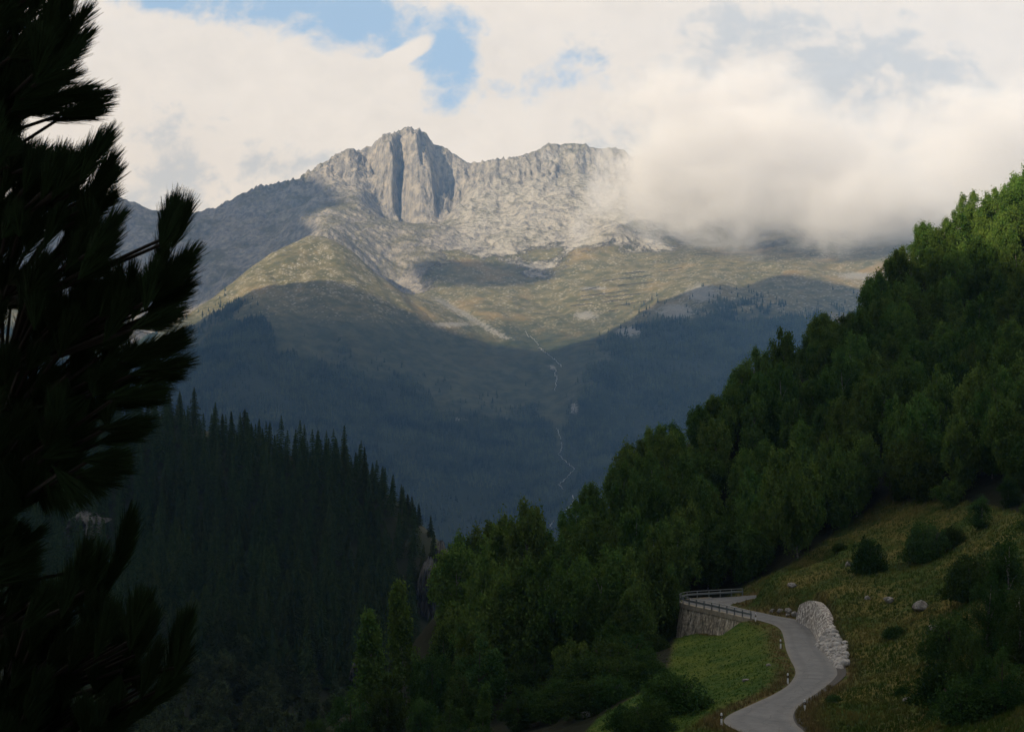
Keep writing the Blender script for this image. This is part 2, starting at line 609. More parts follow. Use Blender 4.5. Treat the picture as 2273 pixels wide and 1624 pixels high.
def mat_mountain():
    m, t = material('mountain rock and alp')
    P = t.pos()
    rock, forest, patch, knoll = (t.attr(k) for k in ('rock', 'forest', 'patch', 'knoll'))
    nb = t.noise(P, 0.0035, 8, 0.62)
    nm = t.noise(P, 0.018, 6, 0.65)
    nf = t.noise(P, 0.07, 4, 0.7)
    st = t.noise(t.scale(P, (1.0, 0.6, 0.12)), 0.05, 5, 0.65)
    rockc = t.mix(t.ss(st, 0.35, 0.68), (0.15, 0.142, 0.13), (0.34, 0.305, 0.255))
    rockc = t.mix(t.ss(nm, 0.42, 0.75), rockc, (0.44, 0.385, 0.30))
    green = t.mix(t.ss(nm, 0.35, 0.65), (0.100, 0.098, 0.042), (0.20, 0.172, 0.085))
    green = t.mix(t.ss(nb, 0.52, 0.68), green, (0.25, 0.185, 0.078))
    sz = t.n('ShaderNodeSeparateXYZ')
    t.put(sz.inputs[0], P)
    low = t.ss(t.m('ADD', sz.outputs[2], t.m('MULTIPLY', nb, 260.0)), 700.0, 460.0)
    green = t.mix(t.m('MULTIPLY', low, 0.9), green, t.mix(t.ss(nm, 0.4, 0.6), (0.024, 0.036, 0.020), (0.050, 0.060, 0.032)))  # lower alp darkened: shrubs, plus valley shade put into the grass colour
    # grass creeps onto the rock
    gm = t.ss(t.m('ADD', nb, t.m('MULTIPLY', nf, 0.35)), 0.60, 0.76)
    sepn = t.n('ShaderNodeSeparateXYZ')
    t.put(sepn.inputs[0], t.n('ShaderNodeNewGeometry').outputs['Normal'])
    flat = t.ss(sepn.outputs[2], 0.62, 0.9)
    rockc = t.mix(t.m('MULTIPLY', t.m('MULTIPLY', gm, flat), 0.85), rockc, (0.125, 0.115, 0.058))
    rockc = t.mix(t.m('MULTIPLY', t.attr('scree'), t.ss(t.m('ADD', t.m('MULTIPLY', nm, 0.6), t.m('MULTIPLY', nf, 0.4)), 0.38, 0.60)), rockc, (0.43, 0.40, 0.335))
    # scattered boulders on the grass
    vb = t.voro(P, 0.055, rand=1.0)
    boul = t.m('MULTIPLY', t.ss(vb, 0.36, 0.20), t.ss(t.noise(P, 0.009, 4, 0.6), 0.40, 0.52))
    boulk = t.m('MULTIPLY', t.ss(t.voro(P, 0.085, rand=1.0), 0.40, 0.25), t.m('MULTIPLY', t.m('MAXIMUM', knoll, patch), t.ss(nm, 0.50, 0.60)))
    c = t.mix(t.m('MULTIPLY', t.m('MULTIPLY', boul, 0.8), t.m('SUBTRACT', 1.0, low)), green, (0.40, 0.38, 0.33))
    c = t.mix(t.m('MULTIPLY', boulk, 0.95), c, (0.46, 0.44, 0.39))
    pm = t.ss(t.m('ADD', t.m('MULTIPLY', patch, 0.75), t.m('MULTIPLY', t.m('SUBTRACT', nf, 0.5), 1.3)), 0.42, 0.62)
    c = t.mix(t.m('MULTIPLY', pm, 0.75), c, (0.30, 0.29, 0.26))
    rm = t.ss(t.m('ADD', rock, t.m('MULTIPLY', t.m('SUBTRACT', t.m('ADD', t.m('MULTIPLY', nm, 0.5), t.m('MULTIPLY', nf, 0.5)), 0.5), 1.7)), 0.38, 0.62)
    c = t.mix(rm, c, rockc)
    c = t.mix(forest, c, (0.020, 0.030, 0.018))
    bh = t.m('ADD', t.m('MULTIPLY', nm, 17.0), t.m('MULTIPLY', t.voro(P, 0.045, rand=1.0), 7.0))
    bh = t.m('ADD', bh, t.m('MULTIPLY', nf, 5.0))
    bh = t.m('MULTIPLY', bh, t.m('ADD', 0.18, t.m('MULTIPLY', rm, 0.82)))
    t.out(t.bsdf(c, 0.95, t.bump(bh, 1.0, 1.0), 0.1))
    return m


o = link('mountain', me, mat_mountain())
tag(o, 'grey rock summit above grassy bowl and wooded shoulders', 'mountain', kind='structure')
_mgrid = (mA, mY, ZZ)


def mz(A, Y):
    """height of the built mountain mesh"""
    fi = np.interp(A, mA, np.arange(nu))
    fj = np.interp(Y, mY, np.arange(nv))
    i, j = np.clip(fi.astype(int), 0, nu - 2), np.clip(fj.astype(int), 0, nv - 2)
    a, b = fi - i, fj - j
    return (ZZ[j, i] * (1 - a) + ZZ[j, i + 1] * a) * (1 - b) + (ZZ[j + 1, i] * (1 - a) + ZZ[j + 1, i + 1] * a) * b


def mhit(u, v, y0=3400, y1=8500, n=900):
    """first point of the mountain on a line of sight"""
    A, T = ray(u, v)
    Y = np.linspace(y0, y1, n)
    d = mz(np.full(n, A), Y) - T * Y
    k = np.argmax(d > 0)
    return (float(A * Y[k]), float(Y[k]), float(T * Y[k])) if d[k] > 0 else None


# unseen ridges added outside the picture to shade the lower slopes and foreground
def shade_ridge(name, pts, half, mat, label, foot=-400, amp=20.0, seed=5):
    pts = np.array(pts, float)
    seg = np.r_[0, np.cumsum(np.hypot(*np.diff(pts[:, :2], axis=0).T))]
    n = max(24, int(seg[-1] / 40))
    s = np.linspace(0, seg[-1], n)
    c = np.stack([np.interp(s, seg, pts[:, i]) for i in range(3)], 1)
    d = np.gradient(c[:, :2], axis=0)
    d /= np.linalg.norm(d, axis=1)[:, None] + 1e-9
    nrm = np.stack([d[:, 1], -d[:, 0]], 1)
    V = []
    ks = np.linspace(-1, 1, 33)
    for k in ks:
        w = 1 - abs(k) ** 0.85
        z = foot + (c[:, 2] - foot) * w
        p = c[:, :2] + nrm * (k * half)
        z = z + amp * (fbm(p[:, 0] / 300, p[:, 1] / 300, 4, seed)) * min(1.0, abs(k) * 4)
        V.append(np.c_[p, z])
    V = np.array(V).transpose(1, 0, 2).reshape(-1, 3)
    me = new_mesh(name, V, grid_faces(len(ks), n), True)
    o = link(name, me, mat)
    return tag(o, label, 'hill', kind='structure')


m_hill, t_ = material('wooded hillside')
_P = t_.pos()
t_.out(t_.bsdf(t_.mix(t_.noise(_P, 0.02, 5, 0.6), (0.010, 0.017, 0.008), (0.022, 0.030, 0.014)), 0.95))

SHB = [(380, 748), (430, 722), (480, 690), (540, 655), (640, 628), (740, 622), (820, 650), (930, 700),
       (1050, 752), (1216, 782), (1330, 748), (1450, 672), (1530, 645), (1600, 632), (1740, 604), (1850, 628),
       (1980, 650), (2120, 700), (2273, 780), (2420, 880)]
rp = []
for u_, v_ in SHB:                       # walk towards the sun until well outside the picture
    Px, Py, Pz = mhit(u_, v_)
    tt = (Px + 0.9 * Py) / (0.60 + 0.9 * 0.80)
    rp.append((Px - 0.60 * tt, Py - 0.80 * tt, Pz + tt * SUN_TAN))
rp.sort(key=lambda p: -0.8 * p[0] + 0.6 * p[1])
rp.append((rp[-1][0] - 300, rp[-1][1] + 300, rp[-1][2] - 150))
rp.append((rp[-1][0] - 900, rp[-1][1] + 900, rp[-1][2] - 250))
shade_ridge('ridge', rp, 430, m_hill, 'unseen ridge shaped to shade the lower slopes')  # crest shaped so that its shadow edge follows SHB


# unseen opaque clouds, added outside the picture to throw shadows on the mountain
m_cw, t = material('cloud white')
t.out(t.bsdf((0.8, 0.8, 0.8), 1.0, None, 0.0))
for q_, e_, rq, re_, sd in [(6380, 2830, 1120, 770, 3), (4210, 2700, 330, 95, 8), (5000, 2330, 260, 150, 12)]:
    v, f = ico_arr()
    v = v * (1 + 0.30 * fbm(v[:, 0] * 1.6 + sd, v[:, 2] * 1.6 + v[:, 1], 4, sd))[:, None]
    K_ = 3600.0
    X = v[:, 0] * rq
    Y_ = v[:, 1] * 260
    co = np.stack([-0.8 * X - 0.6 * Y_, 0.6 * X - 0.8 * Y_, v[:, 2] * re_], 1)
    mb = MB()
    mb.add(co, f)
    if sd == 12:
        continue
    o = link('cloud', mb.mesh('cloud', True), m_cw)
    o.location = (SUN_H[0] * K_ - 0.8 * q_, SUN_H[1] * K_ + 0.6 * q_, e_ + SUN_TAN * K_)
    tag(o, 'unseen white cloud added to shade the mountain', 'cloud', kind='structure')

# stream
m_water, t = material('white water')
t.out(t.bsdf(t.mix(t.noise(t.pos(), 0.05, 4, 0.7), (0.22, 0.23, 0.24), (0.62, 0.64, 0.66)), 0.4, None, 0.5))
STR = [[(1165, 738), (1185, 755), (1196, 768)],
       [(235, 5), (290, 35), (325, 65), (365, 105), (430, 150), (433, 165)], [(390, 200), (375, 230), (398, 265), (385, 320), (375, 380)],
       [(515, 580), (545, 540), (555, 500)],
       [(397, 710), (420, 780), (438, 840), (432, 900), (410, 940), (440, 970), (500, 1030), (548, 1065), (500, 1120), (450, 1180), (410, 1200), (445, 1245)],
       [(530, 1300), (545, 1330), (520, 1390), (480, 1430), (445, 1475)], [(370, 1530), (335, 1570), (350, 1590)]]
mbs = MB()
SPTS = []
rs = np.random.default_rng(3)
for k, seg in enumerate(STR):
    if k:
        seg = [(1136.5 + .252 * a, 772.8 + .252 * b) for a, b in seg]
    c_ = np.array([np.array(seg[i]) * (1 - f) + np.array(seg[i + 1]) * f for i in range(len(seg) - 1) for f in np.arange(0, 1, .12)] + [seg[-1]])
    c_ = c_ + rs.normal(0, 1.1, c_.shape)
    P_ = [mhit(*p) for p in c_]
    P_ = np.array([p for p in P_ if p is not None])
    SPTS.append(P_)
    w_ = rs.uniform(0.35, 1.7, len(P_)) * (0.45 if k == 0 else 1)
    V_ = []
    for p, ww in zip(P_, w_):
        V_ += [p + (-ww, -4, 3.0), p + (0, -6, 4.2), p + (ww, -4, 3.0)]
    mbs.add(V_, [tuple(int(x) for x in f) for f in grid_faces(3, len(P_))])
o = link('stream', mbs.mesh('stream'), m_water)
tag(o, 'thin white stream falling down the valley', 'stream', kind='structure')
SPTS = np.vstack(SPTS)

# conifer woods on the lower slopes of the far mountain
rs = np.random.default_rng(21)
N = 200000
fa, fy = rs.uniform(-0.46, 0.42, N), np.sqrt(rs.uniform(3900 ** 2, 6400 ** 2, N))
fz = mz(fa, fy)
fx = fa * fy
am = forest_amount(fa, fy, fz)
fu, fv = seen(fx, fy, fz)
for pu, pv, ru, rv in [(1560, 650, 50, 26), (1500, 690, 50, 22), (1395, 735, 36, 12), (1470, 808, 110, 9), (1275, 905, 12, 20)]:
    am = am * (1 - np.exp(-((fu - pu) / ru) ** 2 - ((fv - pv) / rv) ** 2))
dens = 0.55 + 0.9 * fbm(fx / 260.0, fy / 260.0, 4, 402)
keep = (am * np.clip(dens + am * 0.35, 0, 1) > rs.random(N) * 0.8 + 0.1)
for p in SPTS[::3]:
    keep &= (np.hypot(fx - p[0], (fy - p[1]) * .35) > 13)
# single trees strewn above the edge of the wood
keep |= (sstep(fv + 46 * fbm(fx / 90.0, fy / 90.0, 3, 55) - np.interp(fu, TREELINE[:, 0], TREELINE[:, 1]), -45, -5) > 0.2) & (rs.random(N) < 0.035) & (fy < 6300)
fx, fy, fz = fx[keep][:62000], fy[keep][:62000], fz[keep][:62000]
n = len(fx)
print('far trees', n)
H_ = rs.uniform(13, 25, n)
R_ = H_ * rs.uniform(0.15, 0.22, n)
ph = rs.uniform(0, 6.28, n)
V_ = np.zeros((n, 12, 3))
for k in range(5):
    a_ = ph + k * 2 * np.pi / 5
    V_[:, k] = np.stack([fx + R_ * np.cos(a_), fy + R_ * np.sin(a_), fz + H_ * .05 * (1 + k % 2)], 1)
    V_[:, 5 + k] = np.stack([fx + R_ * .55 * np.cos(a_ + .6), fy + R_ * .55 * np.sin(a_ + .6), fz + H_ * .45], 1)
V_[:, 10] = np.stack([fx, fy, fz + H_ * .68], 1)
V_[:, 11] = np.stack([fx, fy, fz + H_], 1)
tri = [(k, (k + 1) % 5, 10) for k in range(5)] + [(5 + k, 5 + (k + 1) % 5, 11) for k in range(5)]
Ft = (np.array(tri)[None] + 12 * np.arange(n)[:, None, None]).reshape(-1, 3)
m_far, t = material('far conifers')
t.out(t.bsdf(t.mix(t.ss(t.noise(t.pos(), 0.008, 5, 0.72), 0.36, 0.64), (0.010, 0.020, 0.013), (0.072, 0.088, 0.044)), 0.95, None, 0.0))
o = link('conifer_wood', new_mesh('conifer_wood', V_.reshape(-1, 3), Ft), m_far)
tag(o, 'distant conifer wood on the lower slopes of the mountain', 'wood', kind='stuff')

# rows of avalanche barriers on the alp
m_bar, t = material('rusty barrier steel')
t.out(t.bsdf((0.06, 0.055, 0.05), 0.8))
C4 = lambda x, y: (1091 + 0.4 * x, 272.8 + 0.4 * y)
for k, (x0, y0, x1, y1) in enumerate([(740, 838, 850, 826), (615, 880, 860, 852), (500, 935, 600, 912), (500, 965, 760, 935), (470, 990, 560, 980),
                                      (640, 970, 830, 950), (440, 1018, 560, 1006), (600, 1000, 790, 975), (680, 1020, 860, 990), (640, 1050, 700, 1042),
                                      (980, 820, 1060, 806), (700, 905, 900, 885)]):
    (ua, va), (ub, vb) = C4(x0, y0), C4(x1, y1)
    mb = MB()
    pts_ = [mhit(ua * (1 - f) + ub * f, va * (1 - f) + vb * f) for f in np.linspace(0, 1, 14)]
    pts_ = [np.array(p) for p in pts_ if p]
    for p, q in zip(pts_[:-1], pts_[1:]):
        if np.linalg.norm(p - q) > 120:
            continue
        d_ = q - p
        for hh in (1.2, 2.6, 4.0):
            mb.tube([p + (0, 0, hh), q + (0, 0, hh)], 0.5, 4)
        mb.tube([p + (0, 0, -1), p + (0, 0, 5)], 0.4, 4)
    if mb.n:
        o = link('avalanche_barrier', mb.mesh('avalanche_barrier'), m_bar)
        tag(o, ['highest long', 'long upper', 'short left', 'long middle', 'short lower left', 'right hand middle', 'lowest left', 'lower middle',
                'lowest right', 'short bottom', 'isolated upper right', 'upper middle'][k] + ' row of avalanche barriers on the sunlit alp',
            'avalanche barrier', 'avalanche barriers on the alp', 'thing')


# ------------------------------------------------------------------ wooded hill on the left
HP = [(200, 926, 720), (300, 926, 710), (370, 931, 700), (430, 951, 700), (540, 986, 690), (620, 1018, 680), (720, 1024, 670),
      (800, 1071, 660), (850, 1106, 650), (900, 1161, 640), (940, 1221, 630), (975, 1296, 620), (1020, 1366, 610), (1100, 1426, 600),
      (300, 1200, 600), (500, 1200, 590), (700, 1200, 600), (850, 1260, 600), (400, 1400, 500), (600, 1400, 510),
      (800, 1400, 530), (950, 1430, 560), (300, 1600, 420), (500, 1620, 430), (700, 1600, 450), (900, 1560, 480), (1100, 1620, 500),
      (100, 1130, 600), (100, 1300, 520), (100, 1600, 400), (-200, 950, 760), (-200, 1200, 600), (-200, 1600, 420),
      (1300, 1640, 560), (1300, 1740, 450), (1600, 1740, 520), (1900, 1740, 560), (2300, 1740, 560)]
HP += [(u, 1800, 300) for u in range(-300, 2400, 300)] + [(u, 1420, 980) for u in range(-300, 1200, 300)]
HP += [(u, 1750, 980) for u in range(1300, 2400, 300)] + [(u, 1800, 1800) for u in range(-300, 2400, 500)]
HRBF = RBF([(a, b, float(c)) for a, b, c in HP], k=0.5, c=0.02)


def hill_z(A, Y):
    x = A * Y
    return HRBF(A, Y) + 3.5 * fbm(x / 60.0, Y / 60.0, 5, 210)


hu, hv = 320, 240
hA, hY = np.linspace(-0.60, 0.60, hu), np.interp(np.linspace(0, 1, hv), [0, .1, .85, 1], [300, 380, 800, 1800])
HA, HY = np.meshgrid(hA, hY)
HZ = hill_z(HA, HY)
o = link('hill', new_mesh('hill', np.stack([HA * HY, HY, HZ], -1).reshape(-1, 3), grid_faces(hu, hv), True), m_hill)
tag(o, 'steep dark hill covered in conifers', 'hill', kind='structure')
# the valley floor and slopes that join the hill and the mountains
vA, vY = np.linspace(-0.47, 0.47, 60), np.linspace(1700, 3420, 50)
VA, VY = np.meshgrid(vA, vY)
vz0, vz1 = hill_z(vA, np.full(60, 1750.0)), mz(vA, np.full(60, 3350.0))
w = sstep(VY, 1750, 3350)
VZ = vz0[None, :] * (1 - w) + vz1[None, :] * w - 6
o = link('valley_floor', new_mesh('valley_floor', np.stack([VA * VY, VY, VZ], -1).reshape(-1, 3), grid_faces(60, 50), True), m_hill)
tag(o, kind='structure')

def hq(K, q, z):
    return (SUN_H[0] * K - 0.8 * q, SUN_H[1] * K + 0.6 * q, z)


shade_ridge('hillside', [hq(1500, -900, 625), hq(1500, -300, 668), hq(1500, 60, 692), hq(1500, 120, 702), hq(1500, 220, 750), hq(1500, 420, 860),
                         hq(1500, 900, 900), hq(1500, 1400, 880)], 900, m_hill, 'unseen ridge added behind the viewpoint to shade the foreground', -80, 8)  # added out of view; crest heights keep the sun off road and meadow


# ------------------------------------------------------------------ road and near ground
ZR = -25.7


def cc(x, y):
    return 1364 + 0.4 * x, 1136.5 + 0.4 * y


def road_pt(x, y):
    X, Y = plane_hit(*cc(x, y), ZR)
    return np.array([float(X), float(Y)])


ST = [((900, 1330), (1200, 1400)), ((800, 1270), (1110, 1290)), ((700, 1218), (1052, 1214)), ((628, 1183), (1012, 1178)),
      ((607, 1155), (993, 1137)), ((645, 1118), (1002, 1102)), ((760, 1065), (1036, 1063)), ((880, 1010), (1100, 1018)),
      ((960, 960), (1170, 968)), ((1001, 905), (1224, 918)), ((1000, 865), (1237, 885)), ((975, 815), (1212, 830)),
      ((952, 760), (1162, 770)), ((940, 700), (1130, 720)), ((922, 652), (1118, 680)), ((882, 624), (1088, 640)),
      ((822, 605), (1020, 598)), ((768, 592), (900, 575)), ((700, 577), (820, 557)), ((600, 554), (740, 541)),
      ((500, 532), (690, 529)), ((425, 516), (658, 520)), ((378, 502), (645, 515)), ((380, 490), (650, 510)),
      ((425, 481), (668, 505)), ((520, 475), (700, 498)), ((640, 469), (735, 486)), ((750, 461), (800, 474)), ((900, 452), (950, 466)),
      ((1050, 443), (1100, 458))]
RL = np.array([road_pt(*a) for a, b in ST])
RR = np.array([road_pt(*b) for a, b in ST])


def catmull(P, m):
    P = np.asarray(P, float)
    out = []
    for i in range(len(P) - 1):
        p0, p1, p2, p3 = P[max(i - 1, 0)], P[i], P[i + 1], P[min(i + 2, len(P) - 1)]
        for k in range(m):
            t = k / m
            out.append(0.5 * ((2 * p1) + (-p0 + p2) * t + (2 * p0 - 5 * p1 + 4 * p2 - p3) * t * t + (-p0 + 3 * p1 - 3 * p2 + p3) * t ** 3))
    out.append(P[-1])
    return np.array(out)


RM = 6
FINE = 26
RLs, RRs = catmull(RL, RM), catmull(RR, RM)
sid = np.linspace(0, len(ST) - 1, len(RLs))

GP = [(1880, 1477, 156), (2000, 1624, 121), (2273, 1624, 100), (2500, 1624, 85), (2273, 1480, 118), (2273, 1300, 150), (2100, 1500, 135),
      (2100, 1380, 158), (2000, 1400, 163), (1930, 1380, 171), (2000, 1280, 190), (1850, 1290, 199),
      (1780, 1341, 192), (1806, 1333, 186.5), (1824, 1349, 180.5), (1842, 1381, 174), (1856, 1412, 168.5), (1882, 1438, 163),
      (1700, 1296, 212), (1740, 1320, 203), (1725, 1345, 201), (1760, 1266, 218), (1850, 1208, 232), (1960, 1132, 250),
      (2273, 1150, 190), (2100, 1200, 208), (2150, 1050, 242),
      (980, 1368, 250), (1100, 1348, 252), (1240, 1298, 255), (1310, 1218, 262), (1450, 1088, 280), (1560, 978, 300),
      (1700, 888, 315), (1800, 828, 330), (1900, 758, 340), (2000, 638, 355), (2150, 538, 365), (2273, 483, 372), (2500, 398, 380),
      (1400, 1370, 232), (1550, 1270, 250), (1650, 1180, 265), (1750, 1070, 280), (1900, 960, 290), (2100, 810, 310),
      (2273, 720, 320), (2273, 900, 270), (2100, 1000, 262), (1480, 1430, 212), (2500, 650, 300), (2500, 1000, 230),
      (1500, 1425, 198), (1524, 1412, 205), (1572, 1407, 205), (1620, 1411, 200), (1660, 1385, 193),
      (1400, 1480, 178), (1500, 1500, 170), (1550, 1540, 151), (1600, 1600, 128), (1450, 1600, 134), (1400, 1560, 150),
      (1300, 1624, 148), (1250, 1560, 178), (1150, 1600, 185), (1000, 1610, 195), (850, 1620, 203), (700, 1650, 210),
      (500, 1720, 230), (1300, 1450, 215), (1100, 1480, 235), (900, 1550, 228), (850, 1700, 300), (600, 1760, 300),
      (300, 1790, 260), (0, 1800, 200), (-300, 1800, 150), (1700, 1500, 151), (1650, 1450, 172), (1740, 1480, 155),
      (1700, 1560, 137), (1560, 1640, 120), (1450, 1680, 115), (1800, 1560, 134), (1860, 1540, 139), (1790, 1600, 125)]
GP += [(u, 1770, 60) for u in range(-700, 2900, 300)] + [(u, 1850, 20) for u in range(-700, 2900, 450)]
GP += [(u, 2150, 5) for u in range(-700, 2900, 600)] + [(u, 1700, 90) for u in range(-300, 1900, 300)]
for _u in range(900, 2700, 150):
    GP.append((_u, np.interp(_u, [900, 1240, 1800, 2273], [1650, 1560, 1150, 850]), 470))
    GP.append((_u, 1650, 620))
_p = np.array([road_pt(*a) for a, b in ST[17:25]])
_d = np.interp(np.arange(17, 25), [17, 18, 19, 20, 21, 22, 25], [0.6, 2.6, 3.1, 3.7, 4.6, 5.1, 5.2])
_t = np.gradient(_p, axis=0)
_n = np.stack([-_t[:, 1], _t[:, 0]], 1) / np.linalg.norm(_t, axis=1)[:, None]
for _a, _b, _dd in zip(_p, _n, _d):
    for _k in (1.3, -2.0):
        _q = _a + (_b if _b @ (np.array([34.0, 208.0]) - _a) < 0 else -_b) * _k
        GP.append((*seen(_q[0], _q[1], ZR - _dd), _q[1]))
GRBF = RBF([(a, b, float(c)) for a, b, c in GP], k=0.5, c=0.012)


def strip_dist(x, y):
    """distance to the road strip, the nearest station and the side"""
    best = np.full(x.shape, 1e9)
    st = np.zeros(x.shape)
    side = np.zeros(x.shape)
    for L, R, s in zip(catmull(RL, FINE), catmull(RR, FINE), np.linspace(0, len(ST) - 1, (len(ST) - 1) * FINE + 1)):
        e = R - L
        t = ((x - L[0]) * e[0] + (y - L[1]) * e[1]) / (e @ e)
        tc = np.clip(t, 0, 1)
        d = np.hypot(x - L[0] - tc * e[0], y - L[1] - tc * e[1])
        m = d < best
        best = np.where(m, d, best)
        st = np.where(m, s, st)
        side = np.where(m, t, side)
    return best, st, side


def near_z(A, Y):
    x = A * Y
    z = GRBF(A, Y)
    far = sstep(Y, 225, 260)
    z = z + (0.35 + 0.9 * far) * fbm(x / 9.0, Y / 9.0, 4, 300) * sstep(Y, 3, 40) + 0.10 * fbm(x / 1.7, Y / 1.7, 3, 301)
    m = (Y > 85) & (Y < 250) & (x > 5) & (x < 90)
    if np.any(m):
        d, st, side = strip_dist(x[m], Y[m])
        R = np.full(d.shape, 4.5)
        wallside = (side < 0) & (st > 16.6) & (st < 24.5)
        stone = (side > 1) & (st > 13.0) & (st < 16.0)
        lo_stone = (side > 1) & (st >= 10.6) & (st <= 13.0)
        R[stone] = 2.4
        R[lo_stone] = 2.8
        w = sstep(d, 0.25, R)
        w[stone | lo_stone] = sstep(d[stone | lo_stone], 0.9, R[stone | lo_stone])
        w[(side < 0.07) & (st > 16.9) & (st < 24.6)] = 1.0
        z[m] = (ZR - 0.07) * (1 - w) + z[m] * w
    return z


gu, gv = 940, 720
gA = np.linspace(-0.64, 0.64, gu)
gY = np.interp(np.linspace(0, 1, gv), [0, 0.04, 0.10, 0.72, 0.90, 1.0], [3, 30, 95, 232, 380, 640])
GA, GY = np.meshgrid(gA, gY)
GZ = near_z(GA, GY)


def gz(x, y):
    A = x / y
    fi, fj = np.interp(A, gA, np.arange(gu)), np.interp(y, gY, np.arange(gv))
    i, j = np.clip(np.asarray(fi).astype(int), 0, gu - 2), np.clip(np.asarray(fj).astype(int), 0, gv - 2)
    a, b = fi - i, fj - j
    return (GZ[j, i] * (1 - a) + GZ[j, i + 1] * a) * (1 - b) + (GZ[j + 1, i] * (1 - a) + GZ[j + 1, i + 1] * a) * b


def ghit(u, v, y0=92, y1=420, n=700):
    A, T = ray(u, v)
    Y = np.linspace(y0, y1, n)
    d = gz(A * Y, Y) - T * Y
    k = int(np.argmax(d > 0))
    if d[k] <= 0:
        return None
    if k > 0:
        f = -d[k - 1] / (d[k] - d[k - 1])
        yy = Y[k - 1] + f * (Y[k] - Y[k - 1])
    else:
        yy = Y[0]
    return np.array([A * yy, yy, T * yy])


def inside(poly, x, y):
    poly = np.asarray(poly, float)
    r = np.zeros(np.shape(x), bool)
    j = len(poly) - 1
    for i in range(len(poly)):
        xi, yi, xj, yj = *poly[i], *poly[j]
        c = ((yi > y) != (yj > y)) & (x < (xj - xi) * (y - yi) / (yj - yi + 1e-12) + xi)
        r ^= c
        j = i
    return r


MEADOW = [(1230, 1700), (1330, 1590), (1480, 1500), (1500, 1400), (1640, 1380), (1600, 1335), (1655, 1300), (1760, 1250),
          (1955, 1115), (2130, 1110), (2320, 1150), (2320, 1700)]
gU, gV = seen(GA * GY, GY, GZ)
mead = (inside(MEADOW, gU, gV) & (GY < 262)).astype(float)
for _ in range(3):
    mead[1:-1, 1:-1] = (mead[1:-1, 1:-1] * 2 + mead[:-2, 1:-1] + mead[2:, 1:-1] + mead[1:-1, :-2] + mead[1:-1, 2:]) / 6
GREEN = [(1200, 1700), (1330, 1590), (1480, 1500), (1500, 1400), (1640, 1370), (1740, 1380), (1762, 1490), (1720, 1530), (1560, 1600), (1400, 1700)]
lush = (inside(GREEN, gU, gV) & (GY < 215)).astype(float)
for _ in range(8):
    lush[1:-1, 1:-1] = (lush[1:-1, 1:-1] * 2 + lush[:-2, 1:-1] + lush[2:, 1:-1] + lush[1:-1, :-2] + lush[1:-1, 2:]) / 6
dry = np.zeros_like(GZ)
mm = (GY > 85) & (GY < 250)
dd, ss_, sd_ = strip_dist((GA * GY)[mm], GY[mm])
dry[mm] = np.exp(-((dd - 0.9) / 1.3) ** 2)
me = new_mesh('ground', np.stack([GA * GY, GY, GZ], -1).reshape(-1, 3), grid_faces(gu, gv), True,
              {'meadow': mead, 'lush': lush, 'dry': dry})
m_ground, t = material('meadow and forest floor')
P = t.pos()
n1, n2, n3 = t.noise(P, 0.12, 5, 0.6), t.noise(P, 0.9, 5, 0.7), t.noise(P, 5.0, 4, 0.7)
f = t.m('ADD', t.m('MULTIPLY', n1, 0.6), t.m('MULTIPLY', n2, 0.4))
slope = t.mix(t.ss(f, 0.42, 0.61), (0.048, 0.085, 0.013), (0.170, 0.145, 0.040))
lushc = t.mix(t.ss(f, 0.38, 0.60), (0.028, 0.080, 0.008), (0.095, 0.135, 0.018))
c = t.mix(t.attr('lush'), slope, lushc)
c = t.mix(t.m('MULTIPLY', t.attr('dry'), t.ss(n2, 0.35, 0.6)), c, (0.135, 0.098, 0.040))
sp = t.ss(n3, 0.56, 0.72)
c = t.mix(t.m('MULTIPLY', sp, 0.6), c, (0.20, 0.16, 0.08))
c = t.mix(t.m('MULTIPLY', t.ss(n3, 0.46, 0.30), 0.7), c, (0.020, 0.024, 0.008))
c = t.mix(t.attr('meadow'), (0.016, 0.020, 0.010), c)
t.out(t.bsdf(c, 0.95, t.bump(t.m('ADD', n3, n2), 0.9, 0.35), 0.1))
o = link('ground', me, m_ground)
tag(o, 'grassy slopes and forest floor around the road', 'ground', kind='structure')

# road sheet with a slight crown
nr = len(RLs)
cols = np.linspace(0, 1, 9)
V = np.array([[*(RLs[i] * (1 - k) + RRs[i] * k), ZR + 0.05 * (1 - (2 * k - 1) ** 2)] for i in range(nr) for k in cols])
m_road, t = material('worn asphalt')
P = t.pos()
n1, n2, n3 = t.noise(P, 0.35, 4, 0.6), t.noise(P, 2.2, 5, 0.7), t.noise(P, 18.0, 3, 0.7)
wear = t.attr('across')
c = t.mix(t.ss(n1, 0.35, 0.68), (0.118, 0.128, 0.135), (0.165, 0.174, 0.176))
c = t.mix(t.m('MULTIPLY', t.ss(n2, 0.5, 0.7), 0.5), c, (0.090, 0.094, 0.098))
trk = t.m('ABSOLUTE', t.m('SUBTRACT', wear, 0.48))
c = t.mix(t.m('MULTIPLY', t.ss(trk, 0.22, 0.04), 0.45), c, (0.095, 0.100, 0.106))
long_ = t.ss(t.noise(P, 0.9, 7, 0.75), 0.56, 0.60)
c = t.mix(t.m('MULTIPLY', long_, 0.25), c, (0.075, 0.078, 0.08))
c = t.mix(t.m('MULTIPLY', t.ss(t.voro(P, 0.45, 'DISTANCE_TO_EDGE'), 0.025, 0.006), 0.5), c, (0.05, 0.05, 0.052))
c = t.mix(t.m('MULTIPLY', t.ss(wear, 0.28, 0.02), 0.5), c, (0.19, 0.18, 0.155))
c = t.mix(t.m('MULTIPLY', t.ss(n3, 0.4, 0.7), 0.25), c, (0.27, 0.265, 0.26))
t.out(t.bsdf(c, 0.82, t.bump(n3, 0.4, 0.02), 0.3))
cen = np.tile(1 - np.abs(2 * cols - 1), nr)
